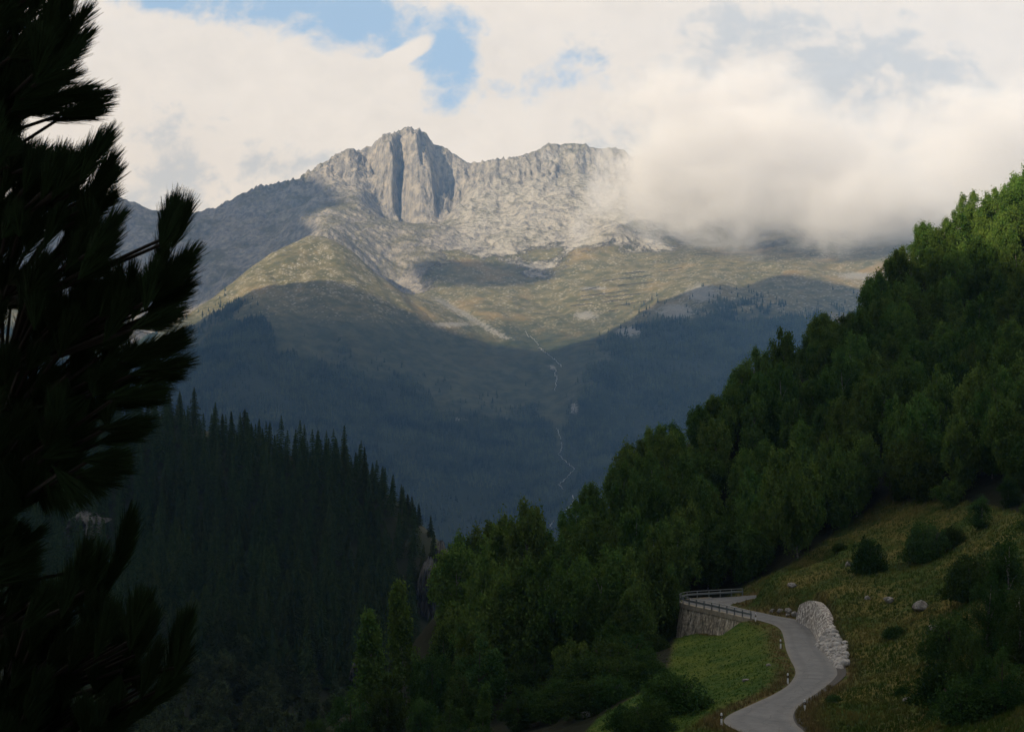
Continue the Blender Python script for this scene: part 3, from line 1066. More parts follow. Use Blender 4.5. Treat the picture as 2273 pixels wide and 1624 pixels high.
o = link('road', new_mesh('road', V, grid_faces(9, nr), True, {'across': cen}), m_road)
tag(o, 'narrow grey mountain road winding through meadow', 'road', kind='structure')

# darker gutter strip on the outer right edge
m_gut, t = material('dark gutter asphalt')
P = t.pos()
t.out(t.bsdf(t.mix(t.noise(P, 4.0, 4, 0.6), (0.035, 0.034, 0.033), (0.075, 0.072, 0.068)), 0.8))
gi = np.where((sid > 2.0) & (sid < 13.2))[0]
V, wdt = [], np.interp(sid, [2, 3, 4, 5, 7, 9, 10.5, 12.5, 13.2], [0.5, 0.6, 0.6, 0.5, 0.45, 0.8, 1.0, 0.7, 0.1])
for i in gi:
    e = RRs[i] - RLs[i]
    tan = RRs[min(i + 1, nr - 1)] - RRs[i - 1]
    nn = np.array([tan[1], -tan[0]])
    nn = nn / np.linalg.norm(nn)
    if nn @ e < 0:
        nn = -nn
    a, b = RRs[i] - nn * 0.02, RRs[i] + nn * wdt[i]
    V += [[*a, ZR + 0.008], [*(a * .4 + b * .6), ZR - 0.05], [*b, ZR + 0.012]]
o = link('road_gutter', new_mesh('road_gutter', np.array(V), grid_faces(3, len(gi)), False), m_gut)
tag(o, 'dark gutter along the right edge of the road', 'gutter', kind='structure')

# ------------------------------------------------------------------ retaining wall with guardrail
m_mas, t = material('weathered rubble masonry')
P = t.pos()
Pw = t.scale(P, (1, 1, 1.0))
st = t.noise(t.scale(P, (1.6, 1.6, 0.28)), 1.0, 6, 0.7)
vo = t.voro(Pw, 2.4)
nn1 = t.noise(P, 0.5, 4, 0.6)
c = t.mix(t.ss(vo, 0.2, 0.6), (0.56, 0.48, 0.35), (0.31, 0.265, 0.20))
c = t.mix(t.ss(st, 0.46, 0.66), c, (0.70, 0.62, 0.48))
c = t.mix(t.m('MULTIPLY', t.ss(t.noise(t.scale(P, (2.2, 2.2, 0.2)), 1.3, 5, 0.7), 0.50, 0.62), 0.85), c, (0.055, 0.055, 0.048))
c = t.mix(t.m('MULTIPLY', t.ss(nn1, 0.5, 0.7), 0.5), c, (0.11, 0.11, 0.08))
t.out(t.bsdf(c, 0.95, t.bump(t.m('ADD', t.m('MULTIPLY', vo, 0.6), st), 0.9, 0.18)))
m_con, t = material('grey brown concrete')
P = t.pos()
c = t.mix(t.ss(t.noise(t.scale(P, (1, 1, 0.5)), 1.5, 6, 0.7), 0.35, 0.65), (0.25, 0.215, 0.155), (0.39, 0.345, 0.265))
t.out(t.bsdf(c, 0.9, t.bump(t.noise(P, 6, 4, 0.6), 0.4, 0.04)))

wi = [i for i in range(nr) if 16.95 <= sid[i] <= 25.2]
outer = []
for i in wi:
    tan = RLs[min(i + 1, nr - 1)] - RLs[i - 1]
    nn = np.array([-tan[1], tan[0]])
    nn /= np.linalg.norm(nn)
    if nn @ (RRs[i] - RLs[i]) > 0:
        nn = -nn
    outer.append((RLs[i], nn))
OP = np.array([p for p, n in outer])
ON = np.array([n for p, n in outer])
for _ in range(4):
    ON[1:-1] = (ON[:-2] + ON[1:-1] * 2 + ON[2:]) / 4
ON /= np.linalg.norm(ON, axis=1)[:, None]
wall = empty('retaining_wall', (float(OP[6, 0]), float(OP[6, 1]), ZR - 3.5),
             'stained stone retaining wall carrying the hairpin bend', 'retaining wall')
base = np.array(wall.location)
nw = len(OP)
depth = np.interp(sid[wi], [16.9, 18, 19, 20, 21, 22, 25], [0.6, 2.6, 3.2, 3.8, 4.8, 5.4, 5.4])
V = []
for i in range(nw):
    for fz in np.linspace(0, 1, 9):
        off = 0.22 + 0.16 * depth[i] * fz + 0.05 * float(fbm(np.array([i * 0.7]), np.array([fz * 4.0]), 3, 5)[0])
        V.append([*(OP[i] + ON[i] * off), ZR - 0.60 - depth[i] * fz])
    V.append([*(OP[i] - ON[i] * 0.9), ZR - 0.60 - depth[i]])
    V.append([*(OP[i] - ON[i] * 0.9), ZR - 0.60])
V = np.array(V) - base
ring = 11
Fq = [(i * ring + k, i * ring + (k + 1) % ring, (i + 1) * ring + (k + 1) % ring, (i + 1) * ring + k) for i in range(nw - 1) for k in range(ring)]
mb = MB()
mb.add(V, Fq + [tuple(range(ring))[::-1], tuple((nw - 1) * ring + k for k in range(ring))])
link('wall_face', mb.mesh('wall_face'), m_mas, wall)
mb = MB()
V = []
for i in range(nw):
    for off, dz in ((-0.12, 0.06), (0.36, 0.06), (0.38, 0.03), (0.38, -0.60), (-0.12, -0.60)):
        V.append([*(OP[i] + ON[i] * off), ZR + dz])
V = np.array(V) - base
Fq = [(i * 5 + k, (i + 1) * 5 + k, (i + 1) * 5 + (k + 1) % 5, i * 5 + (k + 1) % 5) for i in range(nw - 1) for k in range(5)]
mb.add(V, Fq + [(0, 1, 2, 3, 4), tuple((nw - 1) * 5 + k for k in (4, 3, 2, 1, 0))])
link('coping', mb.mesh('coping'), m_con, wall)

m_steel, t = material('galvanised steel')
P = t.pos()
t.out(t.bsdf(t.mix(t.noise(P, 3.0, 4, 0.6), (0.17, 0.195, 0.20), (0.30, 0.33, 0.335)), 0.45, None, 0.5, 0.55))
rail = empty('guardrail', (float(OP[6, 0]), float(OP[6, 1]), ZR), 'steel guardrail with top tube around the hairpin bend', 'guardrail')
rb = np.array(rail.location)
off_r = 0.30
RP = OP + ON * off_r
ext = [road_pt(560, 472), road_pt(640, 467), road_pt(700, 463)]
last = RP[-1]
RP = np.vstack([RP, [last + (road_pt(712, 462) - last) * f for f in (0.35, 0.7, 1.0)]]) if last[0] < road_pt(712, 462)[0] else RP
s = np.r_[0, np.cumsum(np.hypot(*np.diff(RP, axis=0).T))]
tot = s[-1]


def rail_at(d):
    p = np.array([np.interp(d, s, RP[:, 0]), np.interp(d, s, RP[:, 1])])
    q = np.array([np.interp(min(d + .3, tot), s, RP[:, 0]), np.interp(min(d + .3, tot), s, RP[:, 1])])
    r_ = np.array([np.interp(max(d - .3, 0), s, RP[:, 0]), np.interp(max(d - .3, 0), s, RP[:, 1])])
    tn = (q - r_) / np.linalg.norm(q - r_)
    return p, tn


npost = max(12, int(round(tot / 2.1)))
for k in range(npost + 1):
    p, tn = rail_at(0.05 + (tot - 0.1) * k / npost)
    M = np.array([[tn[0], -tn[1], 0], [tn[1], tn[0], 0], [0, 0, 1]])
    mb = MB()
    for dx in (-0.055, 0.055):          # an H section: two flanges and the web between them
        mb.box((*(p + tn * dx) - rb[:2], 0.56), (0.018, 0.12, 1.08), M)
    mb.box((*(p) - rb[:2], 0.56), (0.091, 0.016, 1.08), M)
    mb.box((*(p) - rb[:2], 0.10), (0.22, 0.22, 0.03), M)
    link('post', mb.mesh('post'), m_steel, rail)
dn = np.linspace(0, tot, 90)
pp = [rail_at(d) for d in dn]
mb = MB()
mb.tube([[*(p - rb[:2]), 1.10] for p, tn in pp], 0.045, 8)
link('top_rail', mb.mesh('top_rail', True), m_steel, rail)
prof = [(0.0, 0.78), (-0.07, 0.74), (-0.07, 0.68), (-0.015, 0.635), (-0.07, 0.59), (-0.07, 0.53), (0.0, 0.49), (0.012, 0.49), (0.012, 0.78)]
V = []
for p, tn in pp:
    nn = np.array([-tn[1], tn[0]])
    if nn @ (np.array([33.0, 209.0]) - p) > 0:
        nn = -nn
    for a, z in prof:
        V.append([*(p - rb[:2] + nn * (a - 0.08)), z])
kk = len(prof)
mb = MB()
mb.add(V, [(i * kk + j, i * kk + (j + 1) % kk, (i + 1) * kk + (j + 1) % kk, (i + 1) * kk + j) for i in range(len(pp) - 1) for j in range(kk)])
link('beam', mb.mesh('beam'), m_steel, rail)

# ------------------------------------------------------------------ stone facing and stacked boulders beside the road
m_fac, t = material('pale stones set in white mortar')
P = t.obj()
w = t.n('ShaderNodeVectorMath', operation='MULTIPLY_ADD')
nz = t.n('ShaderNodeTexNoise')
t.put(nz.inputs['Vector'], P)
nz.inputs['Scale'].default_value = 1.1
nz.inputs['Detail'].default_value = 3
t.put(w.inputs[0], nz.outputs['Color'])
w.inputs[1].default_value = (0.5, 0.5, 0.25)
t.put(w.inputs[2], P)
ed = t.voro(t.scale(w.outputs[0], (1.9, 1.9, 0.95)), 1.0, 'DISTANCE_TO_EDGE')
cellc = t.voro(t.scale(w.outputs[0], (1.9, 1.9, 0.95)), 1.0, 'F1', 1.0, 'Color')
sp_ = t.n('ShaderNodeSeparateXYZ')
t.put(sp_.inputs[0], cellc)
c = t.mix(sp_.outputs[0], (0.13, 0.115, 0.10), (0.26, 0.23, 0.21))
c = t.mix(t.m('MULTIPLY', t.ss(t.noise(P, 3.5, 4, 0.7), 0.4, 0.7), 0.5), c, (0.34, 0.32, 0.30))
mort = t.ss(ed, 0.13, 0.05)
c = t.mix(mort, c, (0.64, 0.62, 0.57))
t.out(t.bsdf(c, 0.9, t.bump(t.m('ADD', t.m('MULTIPLY', t.ss(ed, 0.0, 0.16), 1.0), t.m('MULTIPLY', t.noise(P, 6, 3, 0.6), 0.3)), 0.9, 0.08)))
m_bould, t = material('pale granite boulder')
P = t.pos()
c = t.mix(t.ss(t.noise(P, 1.3, 5, 0.65), 0.35, 0.68), (0.30, 0.285, 0.26), (0.52, 0.50, 0.46))
c = t.mix(t.m('MULTIPLY', t.ss(t.noise(P, 9, 4, 0.7), 0.5, 0.7), 0.4), c, (0.30, 0.28, 0.25))
t.out(t.bsdf(c, 0.9, t.bump(t.noise(P, 5, 5, 0.7), 0.5, 0.06)))
m_rock, t = material('grey lichen covered rock')
P = t.pos()
c = t.mix(t.ss(t.noise(P, 1.1, 6, 0.7), 0.38, 0.62), (0.12, 0.115, 0.10), (0.33, 0.31, 0.28))
t.out(t.bsdf(c, 0.95, t.bump(t.noise(P, 2.5, 6, 0.7), 0.9, 0.15)))

BASE = [((1016, 600), 0.15), ((1088, 642), 0.2), ((1120, 680), 0.3), ((1136, 722), 0.3), ((1172, 768), 0.3), ((1224, 828), 0.2), ((1256, 862), 0.1)]
b_pts = np.array([road_pt(*p) for p, _ in BASE])
TOPS = [(1781, 1341, 192.6), (1806, 1332, 187.5), (1826, 1347, 181.5), (1843, 1380, 175.5), (1858, 1411, 169.5), (1884, 1438, 163.5), (1881, 1474, 157.0)]
t_pts = np.array([at(*p) for p in TOPS])
Bc = catmull(np.c_[b_pts, np.full(7, ZR - 0.25)], 8)
Tc = catmull(t_pts, 8)
nrm_w = []
for i in range(len(Bc)):
    tn = Bc[min(i + 1, len(Bc) - 1)] - Bc[max(i - 1, 0)]
    n_ = np.array([-tn[1], tn[0], 0])
    n_ /= np.linalg.norm(n_)
    nrm_w.append(n_ if n_[0] < 0 else -n_)
nrm_w = np.array(nrm_w)
sw = empty('stone_wall', (*b_pts[2], ZR), 'pale stone facing with white mortar running down into stacked boulders', 'stone wall')
b0 = np.array(sw.location)
nb_ = len(Bc)
V, rows = [], 15
last_m = 33
for i in range(last_m):
    for k in range(rows):
        fz = k / (rows - 1)
        p = Bc[i] * (1 - fz) + Tc[i] * fz + nrm_w[i] * (0.35 + 0.08 * math.sin(fz * 3.1) + 0.05 * float(fbm(np.array([i * .8]), np.array([k * .8]), 3, 70)[0]))
        V.append(p)
    V.append(Tc[i] - nrm_w[i] * 0.7 - (0, 0, 0.15))
    V.append(Bc[i] - nrm_w[i] * 0.9 - (0, 0, 0.3))
rr = rows + 2
V = np.array(V) - b0
mb = MB()
mb.add(V, [(i * rr + k, i * rr + (k + 1) % rr, (i + 1) * rr + (k + 1) % rr, (i + 1) * rr + k) for i in range(last_m - 1) for k in range(rr)]
       + [tuple(range(rr))[::-1], tuple((last_m - 1) * rr + k for k in range(rr))])
link('stone_facing', mb.mesh('stone_facing'), m_fac, sw)


def rock_arr(size, seed, flat=0.7, amp=0.32):
    v, f = ico_arr()
    rs = np.random.default_rng(seed)
    d = np.zeros(len(v))
    for _ in range(7):          # planar cuts give facets
        n_ = rs.normal(size=3)
        n_ /= np.linalg.norm(n_)
        h = rs.uniform(0.55, 0.9)
        over = np.clip(v @ n_ - h, 0, None)
        v = v - over[:, None] * n_ * 0.85
    d = fbm(v[:, 0] * 2 + seed, v[:, 1] * 2 + v[:, 2] * 1.7, 3, seed % 97)
    v = v * (1 + amp * 0.35 * d[:, None])
    a = rs.uniform(0, 6.28)
    R = np.array([[math.cos(a), -math.sin(a), 0], [math.sin(a), math.cos(a), 0], [0, 0, 1]])
    return (v * np.array([1, rs.uniform(.7, 1), flat])) @ R.T * size, f


mb = MB()
rs = np.random.default_rng(5)
for row, fz in enumerate(np.linspace(0.04, 1.0, 8)):
    for i in np.arange(26 + (row % 2) * 0.6 + row * 0.25, nb_ - 1, 1.35):
        i0 = int(i)
        fr = i - i0
        hgt = np.linalg.norm(Tc[i0] - Bc[i0])
        if i > nb_ - 9 and fz > 0.75 and rs.random() < 0.4:
            continue
        p = (Bc[i0] * (1 - fz) + Tc[i0] * fz) * (1 - fr) + (Bc[min(i0 + 1, nb_ - 1)] * (1 - fz) + Tc[min(i0 + 1, nb_ - 1)] * fz) * fr
        p = p + nrm_w[i0] * (0.15 + 0.3 * math.sin(3.1 * fz)) + rs.normal(0, 0.06, 3)
        v, f = rock_arr(rs.uniform(0.36, 0.66), int(rs.integers(1e6)), rs.uniform(.65, .95))
        mb.add(v + p - b0, f)
for (x, y, sz) in [(1270, 832, 0.62)]:
    p = road_pt(x + 6, y + 20)
    v, f = rock_arr(sz, 3, 0.75, 0.1)
    mb.add(v + np.array([*p, ZR + 0.35]) - b0, f)
link('boulder_stack', mb.mesh('boulder_stack'), m_bould, sw)

# loose rocks and the little outcrop by the inner bend
for (x, y, sz, fl, lab) in [
        (985, 412, 0.9, 0.5, 'flat pale rock on the grassy mound above the far end of the road'),
        (1522, 494, 0.8, 0.7, 'pointed pale rock on the slope right of the stone facing'),
        (1700, 540, 1.2, 0.7, 'largest grey boulder on the right meadow'),
        (1788, 652, 1.1, 0.45, 'dark grey rock low in the grass below the largest boulder'),
        (1632, 1045, 0.55, 0.5, 'small grey rock lowest on the right meadow'),
        (852, 850, 0.35, 0.5, 'small pale rock in the green meadow left of the road'),
        (730, 934, 0.5, 0.4, 'low rock in the green meadow above the large bush'),
        (1405, 482, 0.4, 0.9, 'thin upright stone just above the stone facing'),
        (1300, 300, 0.5, 1.2, 'narrow stone at the foot of the left round bush on the slope'),
        (880, 552, 0.55, 0.6, 'leftmost brown rock beside the inner edge of the bend'),
        (920, 552, 0.6, 0.6, 'second brown rock from the left beside the inner edge of the bend'),
        (965, 552, 0.7, 0.6, 'pale topped rock in the middle of the small outcrop by the bend'),
        (1000, 572, 0.55, 0.8, 'brown rock against the left end of the stone facing'),
        (960, 574, 0.4, 0.7, 'small rock below the pale topped rock at the roadside'),
        (1255, 862, 0.28, 0.5, 'small pale stone lying at the foot of the boulder stack'),
        (-150, 1135, 0.8, 0.6, 'pale rock at the bottom edge below the round bushes')]:
    h = ghit(*cc(x, y))
    if h is None:
        continue
    v, f = rock_arr(sz, abs(int(x * 7 + y)) % 9999, fl, 0.5)
    mb = MB()
    mb.add(v + (0, 0, sz * fl * 0.3), f)
    o = link('rock', mb.mesh('rock'), m_rock)
    o.location = h
    tag(o, lab, 'rock', 'rocks scattered on the meadow', 'thing')

# ------------------------------------------------------------------ roadside marker posts
m_white, t = material('white plastic')
t.out(t.bsdf(t.mix(t.noise(t.pos(), 8, 3), (0.72, 0.72, 0.70), (0.82, 0.82, 0.80)), 0.5, None, 0.4))
m_black, t = material('black plastic')
t.out(t.bsdf((0.012, 0.012, 0.014), 0.5, None, 0.4))
m_refl, t = material('amber reflector')
t.out(t.bsdf((0.55, 0.40, 0.25), 0.25, None, 0.6))


def marker(x, y, h, label):
    g = ghit(*cc(x, y))
    e = empty('marker_post', g - np.array([0, 0, 0.03]), label, 'marker post', 'marker posts along the road', rz=math.atan2(g[0], g[1]) * -1)
    def prism(z0, z1, s0, s1):
        V, k = [], [(-.085, -.055), (.085, -.055), (.06, .06), (-.06, .06)]
        for z, s in ((z0, s0), (z1, s1)):
            V += [[a * s, b * s, z] for a, b in k]
        return V, [(0, 3, 2, 1), (4, 5, 6, 7), (0, 1, 5, 4), (1, 2, 6, 5), (2, 3, 7, 6), (3, 0, 4, 7)]
    mb = MB()
    mb.add(*prism(-.1, h * .55, 1.05, 1.0))
    mb.add(*prism(h * .80, h * 0.95, 1.0, .97))
    mb.add(*prism(h * .95, h, .97, .6))
    link('post', mb.mesh('post'), m_white, e)
    mb = MB()
    mb.add(*prism(h * .552, h * .798, 1.04, 1.04))
    link('band', mb.mesh('band'), m_black, e)
    mb = MB()
    mb.box((0, -.060, h * .68), (.05, .012, .13))
    link('reflector', mb.mesh('reflector'), m_refl, e)
    return e


marker(594, 1181, 1.12, 'white marker post with black band at the left edge, nearest the bottom')
marker(1056, 1104, 1.12, 'white marker post with black band on the right edge of the road')
marker(962, 951, 1.12, 'white marker post in dry grass at the bulge of the left edge')
marker(922, 754, 1.08, 'white marker post beside the green meadow, second furthest away')
marker(783, 604, 1.08, 'white marker post at the near end of the guardrail')

# ------------------------------------------------------------------ vegetation
def leaf_mat(name, lo, hi, trans=0.25, tint=None):
    m, t = material(name)
    rnd = t.n('ShaderNodeObjectInfo').outputs['Random']
    P = t.pos()
    n = t.noise(P, 0.55, 4, 0.65)
    n2_ = t.noise(P, 3.0, 3, 0.7)
    c = t.mix(t.ss(t.m('ADD', t.m('MULTIPLY', n, 0.6), t.m('MULTIPLY', n2_, 0.4)), 0.35, 0.65), lo, hi)
    hs = t.n('ShaderNodeHueSaturation')
    t.put(hs.inputs['Color'], c)
    t.put(hs.inputs['Hue'], t.m('ADD', 0.485, t.m('MULTIPLY', rnd, 0.035)))
    t.put(hs.inputs['Value'], t.m('ADD', 0.72, t.m('MULTIPLY', t.m('FRACT', t.m('MULTIPLY', rnd, 7.3)), 0.6)))
    d = t.n('ShaderNodeBsdfDiffuse')
    t.put(d.inputs[0], hs.outputs[0])
    tr = t.n('ShaderNodeBsdfTranslucent')
    t.put(tr.inputs[0], hs.outputs[0])
    mx = t.n('ShaderNodeMixShader')
    mx.inputs[0].default_value = trans
    t.t.links.new(d.outputs[0], mx.inputs[1])
    t.t.links.new(tr.outputs[0], mx.inputs[2])
    t.out(mx.outputs[0])
    return m


m_birch = leaf_mat('birch leaves', (0.038, 0.088, 0.018), (0.115, 0.172, 0.038), 0.22)
m_bush = leaf_mat('bush leaves', (0.020, 0.050, 0.013), (0.060, 0.100, 0.026))
m_sprl = leaf_mat('spruce needles', (0.016, 0.036, 0.014), (0.055, 0.078, 0.026), 0.05)
m_broad = leaf_mat('broadleaf leaves', (0.030, 0.048, 0.020), (0.075, 0.095, 0.040), 0.2)
m_bark, t = material('pale birch bark')
P = t.pos()
c = t.mix(t.ss(t.noise(t.scale(P, (1, 1, 3)), 2.0, 5, 0.7), 0.44, 0.6), (0.30, 0.28, 0.25), (0.06, 0.055, 0.05))
t.out(t.bsdf(c, 0.9))
m_dbark, t = material('dark bark')
t.out(t.bsdf(t.mix(t.noise(t.pos(), 3, 4), (0.035, 0.027, 0.02), (0.085, 0.068, 0.052)), 0.95))


def leaves(C, s, rs, droop=0.0):
    """one small kite shaped face per point of C"""
    n = len(C)
    a = rs.normal(size=(n, 3))
    a[:, 2] -= droop
    a /= np.linalg.norm(a, axis=1)[:, None]
    b = np.cross(a, rs.normal(size=(n, 3)))
    b /= np.linalg.norm(b, axis=1)[:, None] + 1e-9
    s = (s * rs.uniform(0.6, 1.3, n))[:, None]
    V = np.stack([C - a * s, C + b * s * 0.55, C + a * s, C - b * s * 0.55], 1).reshape(-1, 3)
    return V, np.arange(4 * n).reshape(n, 4)


def birch(seed, H=14.0, R=3.0, lo=0.16, n_cl=95, per=80, ls=0.2, power=0.75, limbs=14, droop=0.8, cone=False):
    rs = np.random.default_rng(seed)
    lean = rs.normal(0, 0.03, 2)
    tr = [np.array([lean[0] * z * 3 + 0.15 * math.sin(z * .5 + seed), lean[1] * z * 3, z]) for z in np.linspace(0, H * 0.93, 10)]
    mb = MB()
    mb.tube(tr, list(np.linspace(0.16, 0.03, 10)), 7)
    pts = []
    leaders = [(0.0, 0.0, 1.0)] + [(.55 * math.cos(a_), .55 * math.sin(a_), rs.uniform(.68, .97)) for a_ in rs.uniform(0, 6.28, 4)]
    for k in range(n_cl):
        tt = rs.beta(1.15, 1.15)
        z = H * (lo + (1 - lo) * tt)
        rad = R * (math.sin(math.pi * min(1, max(0.02, tt * 0.94 + 0.06)) ** power)) ** 0.75
        if cone:
            rad = R * (1.02 - tt) ** 0.85 + 0.15
        ang = rs.uniform(0, 2 * math.pi)
        rad *= (0.8 + 0.3 * math.sin(2 * ang + seed) + 0.15 * math.sin(5 * ang + z))
        rr_ = rad * rs.uniform(0.25, 1.0) ** 0.5
        axis = tr[0] + (tr[-1] - tr[0]) * min(1, z / (H * .93))
        ox = oy = 0.0
        if leaders and not cone:
            lx, ly, lh = leaders[int(rs.integers(len(leaders)))]
            z = H * lo + (z - H * lo) * lh
            ox, oy = lx * R * min(1.0, .3 + tt), ly * R * min(1.0, .3 + tt)
            rr_ *= 0.66
        c0 = np.array([axis[0] + ox + rr_ * math.cos(ang), axis[1] + oy + rr_ * math.sin(ang), z])
        sg = rs.uniform(0.22, 0.44) * (R / 3.0) ** 0.5
        m = int(per * rs.uniform(0.6, 1.4))
        q = rs.normal(size=(m, 3)) * (sg, sg, sg * (1.05 + 0.45 * droop))
        q[:, 2] -= np.abs(rs.normal(size=m)) * 0.35 * droop
        pts.append(c0 + q)
        if k < limbs:
            zb = max(H * 0.12, z - rs.uniform(1.0, 2.5))
            j = min(8, int(zb / (H * .93) * 9))
            mb.tube([tr[j], (tr[j] + c0) / 2 + (0, 0, 0.4), c0], [0.06, 0.04, 0.015], 5, False)
    # topmost spray
    q = rs.normal(size=(int(per * 1.5), 3)) * (0.35, 0.35, 0.8) + tr[-1] + (0, 0, 0.1)
    pts.append(q)
    V, Fq = leaves(np.vstack(pts), ls, rs, droop * 0.8)
    return mb.mesh('trunk', True), new_mesh('crown', V, Fq)


def conifer(seed, H=22.0, R=2.9, whorl=0.5, mat=None, jag=0.35):
    rs = np.random.default_rng(seed)
    C, a_, b_ = [], [], []
    V = []
    z = H * 0.10
    while z < H * 0.985:
        tt = (z - H * .1) / (H * .9)
        r = R * (1 - tt) ** 0.95 * (1 + jag * 0.4 * math.sin(z * 2.1 + seed)) + 0.10
        nbr = 9 if tt < 0.8 else 6
        a0 = rs.uniform(0, 6.28)
        for k in range(nbr):
            an = a0 + 2 * math.pi * k / nbr + rs.normal(0, 0.15)
            L = r * rs.uniform(1 - jag, 1 + jag * 0.45)
            d = np.array([math.cos(an), math.sin(an), 0])
            sd = np.array([-d[1], d[0], 0])
            zz0 = z + rs.normal(0, 0.1)
            m = max(3, int(L / 0.36))
            for s_ in range(m):
                f0, f1 = s_ / m, (s_ + 1.2) / m
                wdt = 0.34 * (1.15 - f0) * min(1.0, L) + 0.07
                sag = -0.34 * L * f0 ** 1.2 + 0.16 * L * max(0, f0 - .7)
                sag1 = -0.42 * L * f1 ** 1.2 + 0.16 * L * max(0, f1 - .7)
                p0 = d * L * f0 + (0, 0, zz0 + sag)
                p1 = d * L * f1 + (0, 0, zz0 + sag1)
                dz = np.array([0, 0, rs.uniform(-.22, -.02)])
                V += [p0, p0 * .5 + p1 * .5 + sd * wdt + dz, p1, p0 * .5 + p1 * .5 - sd * wdt + dz * .6]
                if s_ % 2 == 0:
                    V += [p0, p0 + sd * 0.12 + (0, 0, -0.42), p1 + (0, 0, -0.30), p1]
        z += whorl * rs.uniform(.75, 1.2) * (1.0 if tt < .8 else .7)
    mb = MB()
    mb.tube([(0, 0, 0), (0, 0, H * .5), (0, 0, H)], [0.24, 0.14, 0.02], 6)
    V = np.array(V)
    return mb.mesh('trunk', True), new_mesh('crown', V, np.arange(len(V)).reshape(-1, 4))


def bush(seed, R=2.6, Hh=3.2, n=7000, ls=0.10, lumps=26):
    rs = np.random.default_rng(seed)
    pts = []
    lc = rs.normal(size=(lumps, 3))
    lc /= np.linalg.norm(lc, axis=1)[:, None]
    lc[:, 2] = np.abs(lc[:, 2])
    for c0 in lc:
        m = n // lumps
        q = rs.normal(size=(m, 3))
        q /= np.linalg.norm(q, axis=1)[:, None]
        q *= rs.uniform(0.5, 1, (m, 1)) ** 0.4 * rs.uniform(0.30, 0.46)
        pts.append((c0 * rs.uniform(.55, .72) + q) * (R, R, Hh))
    q = rs.normal(size=(n // 4, 3)) * 0.36
    q[:, 2] = np.abs(q[:, 2])
    pts.append(q * (R, R, Hh))
    C = np.vstack(pts)
    C = C[C[:, 2] > 0.05]
    sprigs = lc * rs.uniform(.95, 1.12, (lumps, 1)) * (R, R, Hh)
    C = np.vstack([C] + [s + rs.normal(size=(18, 3)) * 0.12 for s in sprigs])
    V, Fq = leaves(C, ls, rs, -0.4)
    mb = MB()
    for k in range(6):
        a = rs.uniform(0, 6.28)
        mb.tube([(0, 0, -.2), (0.3 * R * math.cos(a), 0.3 * R * math.sin(a), Hh * .4), (0.55 * R * math.cos(a), .55 * R * math.sin(a), Hh * .75)], [0.08, 0.05, 0.02], 5)
    return mb.mesh('stem', True), new_mesh('crown', V, Fq)


def plant_of(name, meshes, loc, label, cat, group, mats, scale=1.0, rz=0.0, tilt=0.0, sz=None):
    e = empty(name, loc, label, cat, group)
    e.rotation_euler = (tilt, tilt * 0.5, rz)
    e.scale = (scale, scale, scale if sz is None else sz)
    for nm, me, mt in zip(('trunk' if cat == 'tree' else 'stem', 'crown'), meshes, mats):
        if not me.materials:
            me.materials.append(mt)
        c_ = bpy.data.objects.new(nm, me)
        COL.objects.link(c_)
        c_.parent = e
    return e


def ground_or_hill(x, y):
    return float(gz(np.array([x]), np.array([y]))[0])


BIR = [birch(100 + k, H, R, lo, ncl, 95, 0.225, pw, 14, 1.3) for k, (H, R, lo, ncl, pw) in enumerate(
    [(14, 3.5, .12, 130, .95), (13, 3.9, .14, 140, 1.05), (15, 3.2, .16, 120, .90), (11, 4.6, .10, 150, 1.35), (14.5, 3.6, .18, 130, 1.0), (15, 4.6, .2, 160, 1.2)])]
BIH = [14, 13, 15, 11, 14.5, 15]
FLOOR = [(1500, 1000)]
rs = np.random.default_rng(77)
# skyline of the birch wood on the right: (u, v of the top, distance)
SKY = [(1015, 1168, 252), (1065, 1152, 256), (1100, 1185, 248), (1135, 1136, 255), (1190, 1118, 262), (1245, 1165, 250), (1285, 1135, 262),
       (1330, 1065, 266), (1370, 1005, 272), (1390, 980, 276), (1430, 965, 280), (1470, 935, 284), (1500, 925, 288), (1545, 895, 295),
       (1575, 868, 300), (1610, 840, 304), (1640, 800, 308), (1665, 765, 310), (1690, 790, 312), (1725, 805, 316), (1760, 770, 322),
       (1790, 730, 326), (1815, 700, 330), (1848, 688, 334), (1880, 690, 336), (1905, 700, 338), (1935, 640, 342), (1960, 598, 345),
       (1985, 560, 350), (2015, 540, 352), (2045, 508, 356), (2075, 486, 358), (2110, 478, 362), (2150, 470, 364), (2185, 448, 366),
       (2215, 420, 368), (2240, 402, 370), (2270, 392, 372), (2310, 380, 374), (2350, 360, 376)]
placed = []
GB = 'birches and other leafy trees of the right hillside wood'
for i, (u, v, D) in enumerate(SKY):
    p = at(u, v, D)
    g = ground_or_hill(p[0], p[1])
    h = (p[2] - g) * 0.97 - 0.3
    k = i % 6
    s = float(np.clip(h / BIH[k], 0.55, 1.6))
    sxy = min(1.15, max(0.8, s))
    e = plant_of('birch_tree', BIR[k], (p[0], p[1], g - 0.3), 'leafy birch on the skyline of the right hillside wood', 'tree',
                 'skyline birches of the right hillside', (m_bark, m_birch), sxy, rs.uniform(0, 6.28), rs.normal(0, .03), s)
    placed.append((p[0], p[1]))
